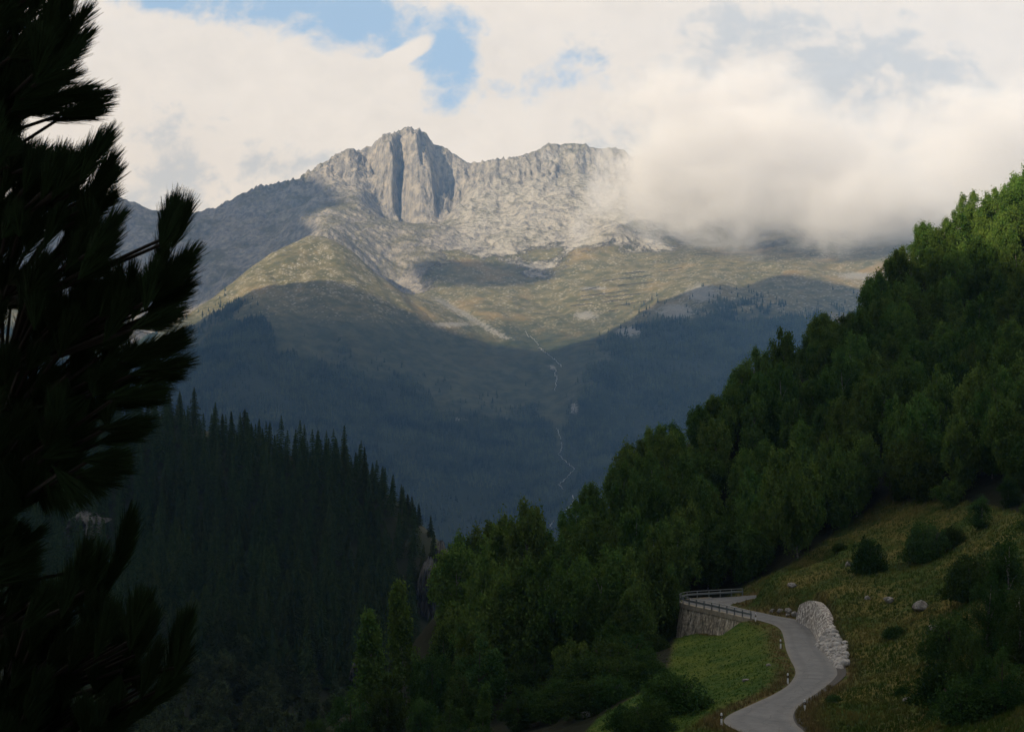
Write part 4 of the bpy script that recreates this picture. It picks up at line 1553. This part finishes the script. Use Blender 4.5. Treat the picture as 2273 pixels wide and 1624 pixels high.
# body of the wood
tries = 0
nb = 0
while nb < 248 and tries < 30000:
    tries += 1
    u = rs.uniform(1010, 2420)
    D = rs.uniform(205, 366)
    A, _T = ray(u, 1000)
    x, y = float(A * D), D
    g = ground_or_hill(x, y)
    uu, vv = seen(x, y, g)
    if inside(MEADOW, np.array([uu]), np.array([vv]))[0] and D < 262:
        continue
    if inside([(1480, 1450), (1640, 1370), (1660, 1330), (1770, 1255), (1730, 1235), (1640, 1300), (1480, 1320)], np.array([uu]), np.array([vv]))[0]:
        continue
    if uu > 2150 and vv > 1100:
        continue
    crest = np.interp(uu, [980, 1310, 1560, 1800, 2000, 2273, 2500], [245, 258, 296, 326, 350, 368, 376])
    if D > crest:
        continue
    lowest = np.interp(uu, [960, 1480, 1660, 1960, 2150, 2420], [205, 212, 222, 236, 232, 200])
    if D < lowest:
        continue
    dm = min((x - a) ** 2 + (y - b) ** 2 for a, b in placed)
    if dm < (3.6 + 0.006 * D) ** 2:
        continue
    k = int(rs.integers(6))
    s = rs.uniform(0.70, 1.08)
    if y < 240 and x < 40:
        s *= 1.05
    lab = ('birch with pale trunk in the dense wood behind the hairpin bend' if uu < 1750 and D < 260 else
           'leafy tree in the middle of the right hillside wood' if D < 310 else 'sunlit leafy tree high on the right hillside')
    plant_of('birch_tree', BIR[k], (x, y, g - 0.3), lab, 'tree', GB, (m_bark, m_birch), s, rs.uniform(0, 6.28), rs.normal(0, .035), s * rs.uniform(.9, 1.15))
    placed.append((x, y))
    nb += 1
print('wood', nb, tries)

# trees in front of the wood and at the lower left: (u top, v top, D, height, kind, scale xy, label)
DRK = [birch(320 + k, 14, 3.4, .05, 150, 90, .15, 1.0, 14, 1.0) for k in range(2)]
CO2 = [birch(300, 13, 2.7, .04, 130, 80, .19, .45, 12, .3, True), birch(301, 13, 3.0, .05, 130, 80, .19, .5, 12, .3, True)]
BRD = [birch(310 + k, 8.5, 3.4, .06, 110, 90, .15, .95, 10, .1) for k in range(3)]
FRONT = [(840, 1355, 200, 'cone', 1.0, 'slender pointed light green tree left of the small cliff'),
         (908, 1298, 205, 'cone', 1.05, 'taller pointed light green tree in front of the small cliff'),
         (1190, 1112, 240, 'birch', 1.0, 'tall tree with a narrow top left of the stream'),
         (1060, 1232, 214, 'birch', .95, 'leafy tree at the left end of the wood, above the dark hollow'),
         (1010, 1200, 236, 'birch', .9, 'leftmost tree of the leafy wood'),
         (1130, 1270, 210, 'birch', 1.0, 'dense leafy tree below the notch in the wood'),
         (1060, 1420, 196, 'broad', 1.0, 'broad rounded tree in the dark lower middle'),
         (1020, 1500, 190, 'broad', 1.0, 'rounded tree below the taller pointed tree'),
         (958, 1448, 200, 'broad', .9, 'rounded tree right of the two pointed trees'),
         (985, 1402, 214, 'broad', .9, 'rounded tree right of the foot of the small cliff'),
         (1180, 1440, 192, 'broad', .9, 'rounded tree left of centre in the dark lower wood'),
         (1260, 1420, 196, 'birch', .9, 'slim tree in front of the dark wood, left of the retaining wall'),
         (1340, 1380, 200, 'birch', .95, 'leafy tree two crowns left of the retaining wall'),
         (1430, 1300, 204, 'birch', 1.05, 'drooping birch directly left of the retaining wall'),
         (1480, 1240, 222, 'birch', 1.1, 'drooping birch behind the left end of the retaining wall'),
         (1390, 1250, 215, 'birch', 1.0, 'tall drooping birch left of the hairpin bend'),
         (1300, 1300, 212, 'birch', 1.0, 'tall leafy tree in the middle of the lower wood'),
         (1230, 1260, 222, 'birch', 1.0, 'tall leafy tree above the slim tree of the lower wood'),
         (780, 1530, 182, 'broad', .9, 'leftmost rounded tree at the bottom edge'),
         (860, 1500, 184, 'broad', .9, 'second rounded tree from the left at the bottom edge'),
         (940, 1545, 178, 'broad', 1.0, 'rounded tree at the bottom below the two pointed trees'),
         (1065, 1515, 168, 'cone', .9, 'pale green tree with visible pale stems at the bottom'),
         (1150, 1520, 166, 'broad', 1.0, 'dark rounded tree right of the pale stemmed tree'),
         (1240, 1500, 168, 'broad', 1.0, 'dark rounded tree above the strip of green meadow'),
         (1000, 1560, 160, 'broad', .8, 'low rounded tree at the bottom left of the pale stemmed tree'),
         (1330, 1470, 184, 'broad', .95, 'dark rounded tree above the large bush'),
         (700, 1590, 178, 'broad', .8, 'lowest pale rounded tree at the bottom left'),
         (1410, 1440, 196, 'broad', .8, 'dark rounded tree at the foot of the drooping birches'),
         (1290, 1540, 158, 'broad', .7, 'small rounded tree beside the bottom strip of meadow'),
         (2230, 1180, 132, 'dark', 1.0, 'tall dark tree at the right edge above the meadow'),
         (2180, 1270, 126, 'dark', 1.0, 'tall drooping dark tree at the right edge of the meadow'),
         (2260, 1300, 118, 'dark', 1.0, 'rightmost tall dark tree beside the meadow'),
         (2150, 1400, 118, 'broad', .75, 'dark leafy tree overhanging the right meadow'),
         (2225, 1440, 108, 'broad', .9, 'dark leafy tree low at the right edge'),
         (2290, 1100, 160, 'dark', 1.0, 'dark tree at the right edge behind the tallest ones'),
         (2180, 1110, 200, 'dark', .9, 'leafy tree at the upper right corner of the meadow'),
         (2110, 1090, 228, 'birch', .9, 'leafy tree right of the top of the grass tongue'),
         (2240, 1060, 210, 'dark', 1.0, 'leafy tree above the right corner of the meadow')]
for i, (u, v, D, kind, sc, lab) in enumerate(FRONT):
    p = at(u, v, D)
    g = ground_or_hill(p[0], p[1])
    h = p[2] - g
    ms, H0, mt = {'cone': (CO2[i % 2], 13, m_birch), 'birch': (BIR[i % 6], BIH[i % 6], m_birch), 'broad': (BRD[i % 3], 8.5, m_bush), 'dark': (DRK[i % 2], 14, m_bush)}[kind]
    s = float(np.clip(h / H0, 0.35, 2.0))
    ms2 = ms
    e = plant_of('leafy_tree', ms2, (p[0], p[1], g - 0.3), lab, 'tree', 'leafy trees in front of the wood',
                 (m_bark if kind != 'broad' else m_dbark, mt), sc * min(1.25, max(.7, s)), rs.uniform(0, 6.28), rs.normal(0, .02), s)

BU = [bush(500 + k, 2.6, 3.2, 9000, 0.11, 30) for k in range(3)]
for i, (x, y, D_off, s, sz, lab) in enumerate([
        (1410, 335, 0, 1.02, 1.5, 'round dark bush on the slope, left of the pair'),
        (1730, 270, 0, 1.35, 1.75, 'largest round dark bush on the slope, right of the pair'),
        (1560, 690, 0, 0.62, 0.42, 'low dark bush in the middle of the right meadow'),
        (330, 1110, 0, 1.35, 1.25, 'large round bush below the green meadow'),
        (190, 1215, 0, 0.95, 0.95, 'smaller bright bush in front of the large round bush'),
        (480, 1085, 0, 0.6, 0.45, 'small bush at the right foot of the large round bush'),
        (1880, 190, 0, 0.8, .9, 'dark bush between the largest slope bush and the trees'),
        (1850, 1060, 0, 1.2, 1.2, 'dark bush under the trees at the right edge'),
        (1960, 1150, 0, 1.2, 1.0, 'lowest dark bush at the right edge'),
        (1870, 800, 0, 1.2, 1.3, 'dark bush leaning into the right meadow'),
        (2000, 480, 0, 1.5, 1.6, 'dark bush at the right above the leaning bush'),
        (-335, 1134, 0, 1.3, 1.1, 'bush at the bottom edge left of the strip of meadow'),
        (-40, 1060, 0, 1.2, 1.0, 'bush between the strip of meadow and the lower wood'),
        (90, 985, 0, 1.2, 1.1, 'bush closing the upper end of the strip of meadow'),
        (-460, 1159, 0, 1.3, 1.2, 'leftmost bush at the bottom edge'),
        (60, 1200, 0, 0.8, .7, 'bush at the left of the bottom strip of meadow'),
        (90, 830, 0, 1.3, 1.2, 'dark bush under the trees left of the green meadow'),
        (-20, 900, 0, 1.5, 1.4, 'broad dark bush in the shade below the drooping birches'),
        (40, 980, 0, 1.4, 1.2, 'dark bush between the meadow and the lower wood'),
        (-100, 1010, 0, 1.6, 1.5, 'dark bush in the hollow left of the large round bush'),
        (200, 780, 0, 1.0, .9, 'dark bush at the upper left corner of the green meadow'),
        (-160, 1120, 0, 1.4, 1.2, 'dark bush above the bottom strip of meadow'),
        (-230, 1060, 0, 1.5, 1.4, 'dark bush at the foot of the lower wood'),
        (170, 900, 0, 1.0, 1.0, 'dark bush touching the left side of the green meadow'),
        (300, 690, 0, 0.9, .8, 'dark bush below the left end of the retaining wall'),
        (1250, 210, 0, .5, .4, 'small bush on the crest of the grass tongue'),
        (1600, 1010, 0, .35, .28, 'tiny dark shrub low on the right meadow'),
        (1215, 1050, 0, .35, .25, 'tiny shrub right of the roadside post')]):
    h = ghit(*cc(x, y))
    if h is None:
        print('bush miss', lab)
        continue
    plant_of('bush', BU[i % 3], (h[0], h[1], h[2] - 0.15), lab, 'bush', 'dark bushes on the meadow', (m_dbark, m_bush), s, rs.uniform(0, 6.28), 0, sz)

# spruces of the hill on the left
SPR = [conifer(700 + k, 22, R, .5, None, j) for k, (R, j) in enumerate([(5.2, .4), (6.0, .5), (4.6, .35), (5.4, .55), (4.0, .45)])]
SKY2 = [(330, 880, 700), (372, 858, 700), (400, 868, 698), (432, 862, 698), (455, 900, 694), (478, 896, 694), (498, 893, 692), (520, 912, 690),
        (552, 912, 688), (576, 922, 688), (596, 940, 686), (618, 962, 684), (655, 952, 680), (676, 955, 680), (700, 960, 676), (724, 958, 676),
        (745, 972, 672), (770, 985, 670), (793, 995, 668), (812, 1022, 664), (830, 1036, 662), (850, 1030, 660), (868, 1062, 656),
        (890, 1088, 650), (905, 1100, 648), (918, 1118, 644), (930, 1150, 640), (958, 1172, 640), (990, 1195, 640), (962, 1182, 600), (300, 860, 705), (262, 850, 710)]


def hz1(x, y):
    fi, fj = np.interp(x / y, hA, np.arange(hu)), np.interp(y, hY, np.arange(hv))
    return HZ[int(round(float(fj))), int(round(float(fi)))]


rs2 = np.random.default_rng(8)
SKY2 = [(u + rs2.uniform(-6, 6), v + rs2.uniform(-14, 16), D + rs2.uniform(-6, 6)) for u, v, D in SKY2]
SKY2 = [q_ for q_ in SKY2 if rs2.random() < .82]
SKY2 += [(u + rs2.uniform(8, 22), v + rs2.uniform(12, 45), D - rs2.uniform(4, 14)) for u, v, D in SKY2[:-3] if rs2.random() < .8]
hp = []
for i, (u, v, D) in enumerate(SKY2):
    p = at(u, v, D)
    g = hz1(p[0], p[1])
    s = float(np.clip((p[2] - g) / 22, .5, 1.5))
    plant_of('spruce_tree', SPR[i % 5], (p[0], p[1], g - .3), 'spruce on the skyline of the dark conifer hill', 'tree',
             'spruces on the skyline of the left hill', (m_dbark, m_sprl), min(s, 1.1) * rs.uniform(.85, 1.2), rs.uniform(0, 6.28), rs.normal(0, .015), s)
    hp.append((p[0], p[1]))
cand = []
tries = 0
while tries < 40000 and len(cand) < 1250:
    tries += 1
    u = rs.uniform(-420, 1010)
    D = rs.uniform(470, 700)
    A, _T = ray(u, 1200)
    x, y = float(A * D), D
    crest = np.interp(u, [200, 430, 620, 800, 900, 975], [705, 690, 674, 652, 630, 605])
    if D > crest or (935 < u < 985 and 560 < D < 600):
        continue
    if hp and min((x - a) ** 2 + (y - b) ** 2 for a, b in hp) < 5.6 ** 2:
        continue
    hp.append((x, y))
    cand.append((x, y, hz1(x, y), u, rs.uniform(0.5, 1.15) ** 0.9))
# those that show largest are trees of their own, the rest one wood
score = sorted(cand, key=lambda c_: c_[1] + (0 if c_[3] > 330 else 600) + rs.uniform(0, 160))
GS = 'spruces on the face of the left hill'
for (x, y, g, u, s) in score[:236]:
    lab = ('dark spruce low on the shaded face of the left hill' if y < 560 else 'dark spruce high on the shaded face of the left hill')
    plant_of('spruce_tree', SPR[int(rs.integers(5))], (x, y, g - .3), lab, 'tree',
             GS, (m_dbark, m_sprl), s, rs.uniform(0, 6.28), 0, s * rs.uniform(.9, 1.1))
pv_, nv0 = [], 0
LOD = []
for k in range(3):
    me_ = conifer(760 + k, 22, 4.0, .85, None, .35)[1]
    a_ = np.empty(len(me_.vertices) * 3, np.float32)
    me_.vertices.foreach_get('co', a_)
    LOD.append(a_.reshape(-1, 3))
for (x, y, g, u, s) in score[236:]:
    a_ = LOD[int(rs.integers(3))]
    an = rs.uniform(0, 6.28)
    R_ = np.array([[math.cos(an), -math.sin(an), 0], [math.sin(an), math.cos(an), 0], [0, 0, 1]])
    pv_.append((a_ @ R_.T) * s + (x, y, g - .3))
V_ = np.vstack(pv_)
print('spruce', len(cand), 'wood verts', len(V_))
o = link('spruce_wood', new_mesh('spruce_wood', V_, np.arange(len(V_)).reshape(-1, 4)), m_sprl)
tag(o, 'mass of further spruces between the nearer ones', 'wood', kind='stuff')
# rounded trees at the foot of the left hill
BR2 = [birch(330 + k, 11, 4.2, .06, 80, 55, .34, .9, 6, .1) for k in range(3)]
lp = []
tries = 0
while len(lp) < 285 and tries < 30000:
    tries += 1
    u, D = rs.uniform(100, 1000), rs.uniform(335, 500)
    A, _T = ray(u, 1500)
    x, y = float(A * D), D
    if lp and min((x - a) ** 2 + (y - b) ** 2 for a, b in lp) < 4.6 ** 2:
        continue
    lp.append((x, y))
    s = rs.uniform(.7, 1.1)
    plant_of('broadleaf_tree', BR2[int(rs.integers(3))], (x, y, hz1(x, y) - .3), 'rounded grey green tree at the shaded foot of the left hill', 'tree',
             'rounded trees at the foot of the left hill', (m_dbark, m_broad), s, rs.uniform(0, 6.28), 0, s)

# small cliffs showing between the trees
for (u, v, D, w, h, lab) in [(950, 1330, 585, 14, 34, 'grey cliff between the spruces and the pointed light green tree'),
                             (975, 1260, 600, 7, 22, 'narrow upper end of the grey cliff beside the last spruces'),
                             (172, 1178, 560, 14, 15, 'pale cliff glimpsed through the pine at the left'),
                             (800, 1480, 470, 8, 9, 'small grey outcrop low on the left hill')]:
    p = at(u, v, D)
    gx = np.linspace(-1, 1, 40)
    gh = np.linspace(0, 1, 50)
    XX, HH = np.meshgrid(gx, gh)
    prof = (1 - np.abs(XX) ** 1.6) * 0.5 + 0.5
    yy = -4 - 5 * (1 - HH) + 3.5 * ridged(XX * 2.2 + u, HH * 0.9, 4, 5) + 1.5 * fbm(XX * 6, HH * 6, 3, 6)
    back = sstep(np.abs(XX), .75, 1.0) * 10 + sstep(HH, .85, 1.0) * 9
    V_ = np.stack([XX * w / 2 * (1 - .35 * HH), yy + back, (HH - 0.5) * h * prof], -1).reshape(-1, 3)
    V2 = V_ + (0, 14, -1)
    nV = len(V_)
    Fq = grid_faces(40, 50)
    m_cliff = bpy.data.materials.get('dark cliff rock')
    if m_cliff is None:
        m_cliff, t = material('dark cliff rock')
        t.out(t.bsdf(t.mix(t.ss(t.noise(t.scale(t.pos(), (1, 1, .4)), 0.35, 6, 0.7), 0.4, 0.6), (0.022, 0.023, 0.021), (0.085, 0.087, 0.082)), 0.95))
    o = link('cliff', new_mesh('cliff', np.vstack([V_, V2]), np.vstack([Fq, Fq[:, ::-1] + nV])), m_cliff)
    o.location = p
    tag(o, lab, 'cliff', None, 'thing')

# ------------------------------------------------------------------ grass tufts on the meadows and verges
rs = np.random.default_rng(9)
m_grass, t = material('long grass')
P = t.pos()
g1 = t.ss(t.m('ADD', t.m('MULTIPLY', t.noise(P, 0.13, 4, 0.6), 0.6), t.m('MULTIPLY', t.noise(P, 1.1, 3, 0.7), 0.4)), 0.43, 0.66)
c = t.mix(g1, (0.052, 0.092, 0.013), (0.175, 0.150, 0.040))
c = t.mix(t.attr('lush'), c, t.mix(g1, (0.030, 0.088, 0.008), (0.100, 0.145, 0.020)))
c = t.mix(t.attr('dry'), c, (0.17, 0.125, 0.050))
t.out(t.bsdf(c, 0.9, None, 0.1))
N = 60000
A_, T_ = ray(rs.uniform(1230, 2310, N), rs.uniform(1110, 1660, N))
# scatter by ground area seen: march every line of sight at once
Y_ = np.full(N, 92.0)
hit = np.zeros(N, bool)
for Yk in np.arange(92, 262, 0.8):
    act = ~hit
    h = gz(A_[act] * Yk, np.full(act.sum(), Yk)) > T_[act] * Yk
    idx = np.where(act)[0][h]
    Y_[idx] = Yk
    hit[idx] = True
A_, Y_ = A_[hit], Y_[hit] + rs.uniform(-.8, .8, hit.sum())
X_ = A_ * Y_
fi, fj = np.interp(A_, gA, np.arange(gu)).astype(int), np.interp(Y_, gY, np.arange(gv)).astype(int)
md, lu, dr = mead[fj, fi], lush[fj, fi], dry[fj, fi]
d_, s_, sd_ = strip_dist(X_, Y_)
ok = (md > 0.4) & (d_ > 0.25) & ~((sd_ > 1) & (d_ < 1.3) & (s_ > 8) & (s_ < 16.5)) & ~((sd_ < 0) & (s_ > 16.8) & (s_ < 25) & (d_ < 1.0))
ok &= ~((lu > .5) & (d_ > 2.0) & (rs.random(len(d_)) < .55))
X_, Y_, lu, dr, d_ = X_[ok], Y_[ok], lu[ok], dr[ok], d_[ok]
Z_ = gz(X_, Y_)
n = len(X_)
nbl = 4
hh = (0.16 + 0.26 * rs.random(n) + 0.20 * np.exp(-((d_ - 1.2) / 1.0) ** 2)) * np.where(lu > .5, .55, 1.0)
V_ = np.zeros((n, nbl, 3, 3))
for k in range(nbl):
    a = rs.uniform(0, 6.28, n)
    r_ = rs.uniform(0, .18, n)
    bx, by = X_ + r_ * np.cos(a), Y_ + r_ * np.sin(a)
    lean = rs.uniform(.1, .5, n) * hh
    b = rs.uniform(0, 6.28, n)
    w_ = 0.030 + 0.02 * rs.random(n)
    V_[:, k, 0] = np.stack([bx - w_ * np.sin(b), by + w_ * np.cos(b), Z_ - .04], 1)
    V_[:, k, 1] = np.stack([bx + w_ * np.sin(b), by - w_ * np.cos(b), Z_ - .04], 1)
    V_[:, k, 2] = np.stack([bx + lean * np.cos(b), by + lean * np.sin(b), Z_ + hh * rs.uniform(.7, 1.2, n)], 1)
print('tufts', n)
rep = nbl * 3
o = link('grass', new_mesh('grass', V_.reshape(-1, 3), np.arange(n * rep).reshape(-1, 3), False,
                           {'lush': np.repeat(lu, rep), 'dry': np.repeat(np.clip(dr, 0, 1) * .9, rep)}), m_grass)
tag(o, 'long green and straw coloured grass on the slopes', 'grass', kind='stuff')

# ------------------------------------------------------------------ the pine close to the viewpoint
rs = np.random.default_rng(41)
m_need, t = material('dark pine needles')
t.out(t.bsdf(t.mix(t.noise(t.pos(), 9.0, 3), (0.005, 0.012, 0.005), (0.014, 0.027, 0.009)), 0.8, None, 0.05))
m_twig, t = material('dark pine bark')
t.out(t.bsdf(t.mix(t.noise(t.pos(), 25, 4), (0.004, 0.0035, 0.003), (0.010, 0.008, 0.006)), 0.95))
SH = [(60, 95, -20, 170), (20, 100, -40, 170), (38, 20, -30, 60), (10, -10, -50, 60), (120, -20, 90, 110), (165, -25, 110, 100), (205, 5, 125, 120),
      (210, 60, 110, 160), (197, 95, 100, 170), (186, 155, 90, 200), (150, 165, 60, 210), (100, 60, 80, 160), (140, 20, 90, 120),
      (258, 205, 130, 225), (255, 225, 150, 250), (240, 245, 130, 265), (225, 195, 110, 220), (160, 235, 60, 250),
      (257, 280, 190, 380), (235, 290, 150, 400), (264, 335, 190, 440), (272, 360, 200, 460), (268, 420, 180, 490), (255, 440, 160, 500),
      (140, 320, 100, 420), (95, 315, 60, 410), (50, 330, 10, 420), (200, 320, 130, 420),
      (278, 462, 200, 560), (272, 505, 190, 600), (258, 540, 180, 620), (230, 480, 160, 580),
      (398, 422, 365, 540), (424, 432, 388, 530), (385, 440, 362, 530), (447, 545, 372, 625), (438, 575, 360, 655), (436, 620, 340, 680),
      (430, 645, 330, 700), (420, 690, 315, 715), (395, 705, 310, 725), (350, 570, 325, 670), (330, 600, 300, 690), (300, 575, 280, 680),
      (268, 578, 255, 690), (370, 520, 350, 620), (410, 560, 360, 640), (400, 600, 330, 660), (240, 640, 180, 740), (290, 640, 240, 740),
      (425, 730, 300, 790), (430, 748, 310, 805), (436, 800, 310, 825), (415, 832, 290, 845), (370, 760, 260, 820), (385, 862, 260, 880),
      (375, 885, 250, 900), (352, 935, 240, 950), (338, 955, 230, 980), (300, 1012, 200, 1020), (300, 1040, 190, 1050), (270, 1075, 170, 1060),
      (230, 1105, 160, 1040), (195, 1125, 130, 1050), (150, 1145, 110, 1060), (110, 1140, 80, 1050), (60, 1125, 30, 1040), (20, 1120, 0, 1030),
      (105, 1172, 10, 1230), (100, 1215, 0, 1260), (95, 1250, -10, 1290), (60, 1160, -20, 1220), (297, 1120, 260, 1250), (305, 1150, 250, 1290),
      (288, 1200, 215, 1320), (235, 1205, 195, 1310), (200, 1190, 170, 1300), (162, 1245, 140, 1350), (130, 1290, 60, 1380), (312, 1300, 292, 1420),
      (336, 1310, 305, 1440), (350, 1345, 310, 1450), (425, 1345, 392, 1480), (410, 1360, 378, 1480), (428, 1430, 355, 1530), (420, 1490, 335, 1560),
      (385, 1510, 295, 1590), (330, 1560, 240, 1620), (300, 1590, 200, 1650), (360, 1420, 320, 1530), (260, 1330, 220, 1440), (200, 1380, 160, 1470)]
XM = np.array([(-60, 150), (120, 150), (175, 110), (215, 160), (240, 100), (262, 25), (300, 20), (325, 110), (345, 180), (450, 210), (520, 205),
               (560, 205), (610, 235), (650, 300), (700, 315), (740, 290), (800, 290), (860, 270), (920, 250), (980, 220), (1040, 190),
               (1085, 150), (1105, 60), (1130, 0), (1200, 10), (1250, 60), (1300, 190), (1350, 270), (1420, 300), (1480, 345), (1540, 320),
               (1600, 270), (1700, 230)], float)
tries = 0
while tries < 9000 and len(SH) < 640:
    tries += 1
    v = rs.uniform(-60, 1700)
    xm = np.interp(v, XM[:, 0], XM[:, 1])
    u = rs.uniform(-60, xm)
    tu, tv = u + rs.uniform(-10, 55), v - rs.uniform(20, 90)
    if tu > np.interp(tv, XM[:, 0], XM[:, 1]) + 22 or (1095 < tv < 1190 and 95 < tu < 300) or (235 < tv < 318 and tu > 45):
        continue
    SH.append((tu, tv, u, v))
PD = 4.2
trunk_x = -2.45
pine = empty('pine_tree', (trunk_x, 5.2, -3.2), 'black long needled pine branches filling the left edge, closest to the viewpoint', 'tree')
pb = np.array(pine.location)
mb = MB()
mb.tube([np.array((trunk_x, 5.2, z)) - pb for z in (-3.2, -1, 1, 3.4)], [0.17, 0.15, 0.13, 0.10], 12)
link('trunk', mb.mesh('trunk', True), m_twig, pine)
bands = {}
for i, sh in enumerate(SH):
    bands.setdefault(int((sh[3] + 120) // 125), []).append((i, sh))


def needle_shoot(p0, p1, n, L, V, Fq, spread=0.55):
    ax = p1 - p0
    ln = np.linalg.norm(ax)
    ax = ax / ln
    a = np.cross(ax, (0.3, 0.5, 0.8))
    a /= np.linalg.norm(a)
    b = np.cross(ax, a)
    t_ = rs.random(n) ** 0.8
    t_[: n // 6] = 1.0
    th = rs.uniform(0, 2 * np.pi, n)
    rad = a[None] * np.cos(th)[:, None] + b[None] * np.sin(th)[:, None]
    o_ = p0[None] + ax[None] * (t_ * ln)[:, None]
    sp = spread * rs.uniform(.35, 1.25, n) * (1 - 0.45 * (t_ > .97))
    d0 = ax[None] + rad * sp[:, None]
    d0 /= np.linalg.norm(d0, axis=1)[:, None]
    LL = (L * rs.uniform(.7, 1.15, n))[:, None]
    bend = (ax[None] * 0.30 + np.array([0, 0, 0.10])) * LL * .5
    m1 = o_ + d0 * LL * .5
    m2 = o_ + d0 * LL + bend * .55
    sd = np.cross(d0, rs.normal(size=(n, 3)))
    sd /= np.linalg.norm(sd, axis=1)[:, None]
    w0 = 0.0012 * rs.uniform(.7, 1.5, n)[:, None]
    k = sum(len(q) for q in V)
    V.append(np.stack([o_ - sd * w0 * .6, o_ + sd * w0 * .6, m1 - sd * w0, m1 + sd * w0, m2 - sd * w0 * .25, m2 + sd * w0 * .25], 1).reshape(-1, 3))
    base_ = (k + 6 * np.arange(n))[:, None]
    Fq.append(np.vstack([base_ + [0, 1, 3, 2], base_ + [2, 3, 5, 4]]))


for bk in sorted(bands):
    lst = bands[bk]
    root = np.array([trunk_x, 5.2, 0.0])
    av = np.mean([s[3] for _, s in lst])
    root[2] = float(ray(0, av + 60)[1]) * 5.2 - 0.05
    mb = MB()
    V_, Fq_ = [], []
    hub = np.array(at(np.mean([s[2] for _, s in lst]) - 150, av + 120, 5.5))
    mb.tube([root - pb, (root + hub) / 2 + (0, 0, -.04) - pb, hub - pb], [0.045, 0.034, 0.024], 7)
    for i, (tu, tv, bu, bv) in lst:
        D0 = PD + (rs.uniform(-.25, .35) if i < 100 else rs.uniform(0.0, 1.1))
        p1, p0 = at(tu, tv, D0 + rs.uniform(-.06, .06)), at(bu, bv, D0)
        # the listed tip is the end of the needles: draw the shoot itself shorter
        d_ = p1 - p0
        ln = np.linalg.norm(d_)
        pe = p1 - d_ / ln * (0.088 if i < 100 else 0.065)
        mb.tube([hub - pb, (hub + p0) / 2 + (0, 0, -.02) - pb, p0 - pb, pe - pb], [0.008, 0.007, 0.005, 0.003], 5)
        needle_shoot(p0 - d_ * .25 - pb, pe - pb, 420 if i < 100 else 300, 0.086, V_, Fq_, 0.42 if i < 100 else 0.55)
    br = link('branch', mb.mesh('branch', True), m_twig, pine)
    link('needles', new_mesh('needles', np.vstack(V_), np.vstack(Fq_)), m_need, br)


# ------------------------------------------------------------------ air and low cloud
def box_volume(name, lo, hi):
    mb = MB()
    lo, hi = np.array(lo, float), np.array(hi, float)
    mb.box((lo + hi) / 2, hi - lo)
    return mb.mesh(name)


m_haze, t = material('valley haze')
pv = t.n('ShaderNodeVolumePrincipled')
pv.inputs['Color'].default_value = (0.27, 0.54, 1.0, 1)
pv.inputs['Density'].default_value = HAZE_D
pv.inputs['Anisotropy'].default_value = 0.0
t.out(None, pv.outputs[0])
o = link('haze', box_volume('haze', (-7000, -2500, -1600), (7000, 11800, 3400)), m_haze)
tag(o, kind='stuff')

m_cl, t = material('low cloud')
P = t.pos()
sep = t.n('ShaderNodeSeparateXYZ')
t.put(sep.inputs[0], P)
n1 = t.noise(t.scale(P, (1, 1, 1.3)), 0.0036, 7, 0.64, 0.5)


def blob(c, r):
    X = t.n('ShaderNodeVectorMath', operation='SUBTRACT')
    t.put(X.inputs[0], P)
    X.inputs[1].default_value = c
    L = t.n('ShaderNodeVectorMath', operation='LENGTH')
    t.put(L.inputs[0], t.scale(X.outputs[0], tuple(1 / q for q in r)))
    return t.m('SUBTRACT', 1.0, L.outputs['Value'])


sh = None
for (u_, v_, D_, ru, rv, rd) in CLOUDS:
    c = at(u_, v_, D_)
    b = blob(tuple(c), (ru / F_ * D_, rd, rv / F_ * D_))
    sh = b if sh is None else t.m('MAXIMUM', sh, b)
d = t.m('ADD', t.m('MULTIPLY', sh, 1.0), t.m('MULTIPLY', t.m('SUBTRACT', n1, 0.5), 1.9))
d = t.m('MULTIPLY', t.ss(d, -0.02, 0.58), CLOUD_D)
pv = t.n('ShaderNodeVolumePrincipled')
pv.inputs['Color'].default_value = (0.965, 0.955, 0.95, 1)
t.put(pv.inputs['Density'], d)
pv.inputs['Anisotropy'].default_value = -0.2
t.out(None, pv.outputs[0])
m_cl.cycles.volume_sampling = 'MULTIPLE_IMPORTANCE'
o = link('cloud_bank', box_volume('cloud_bank', *CLOUD_BOX), m_cl)
tag(o, 'low cloud lying over the ridge right of the summit', 'cloud', kind='stuff')
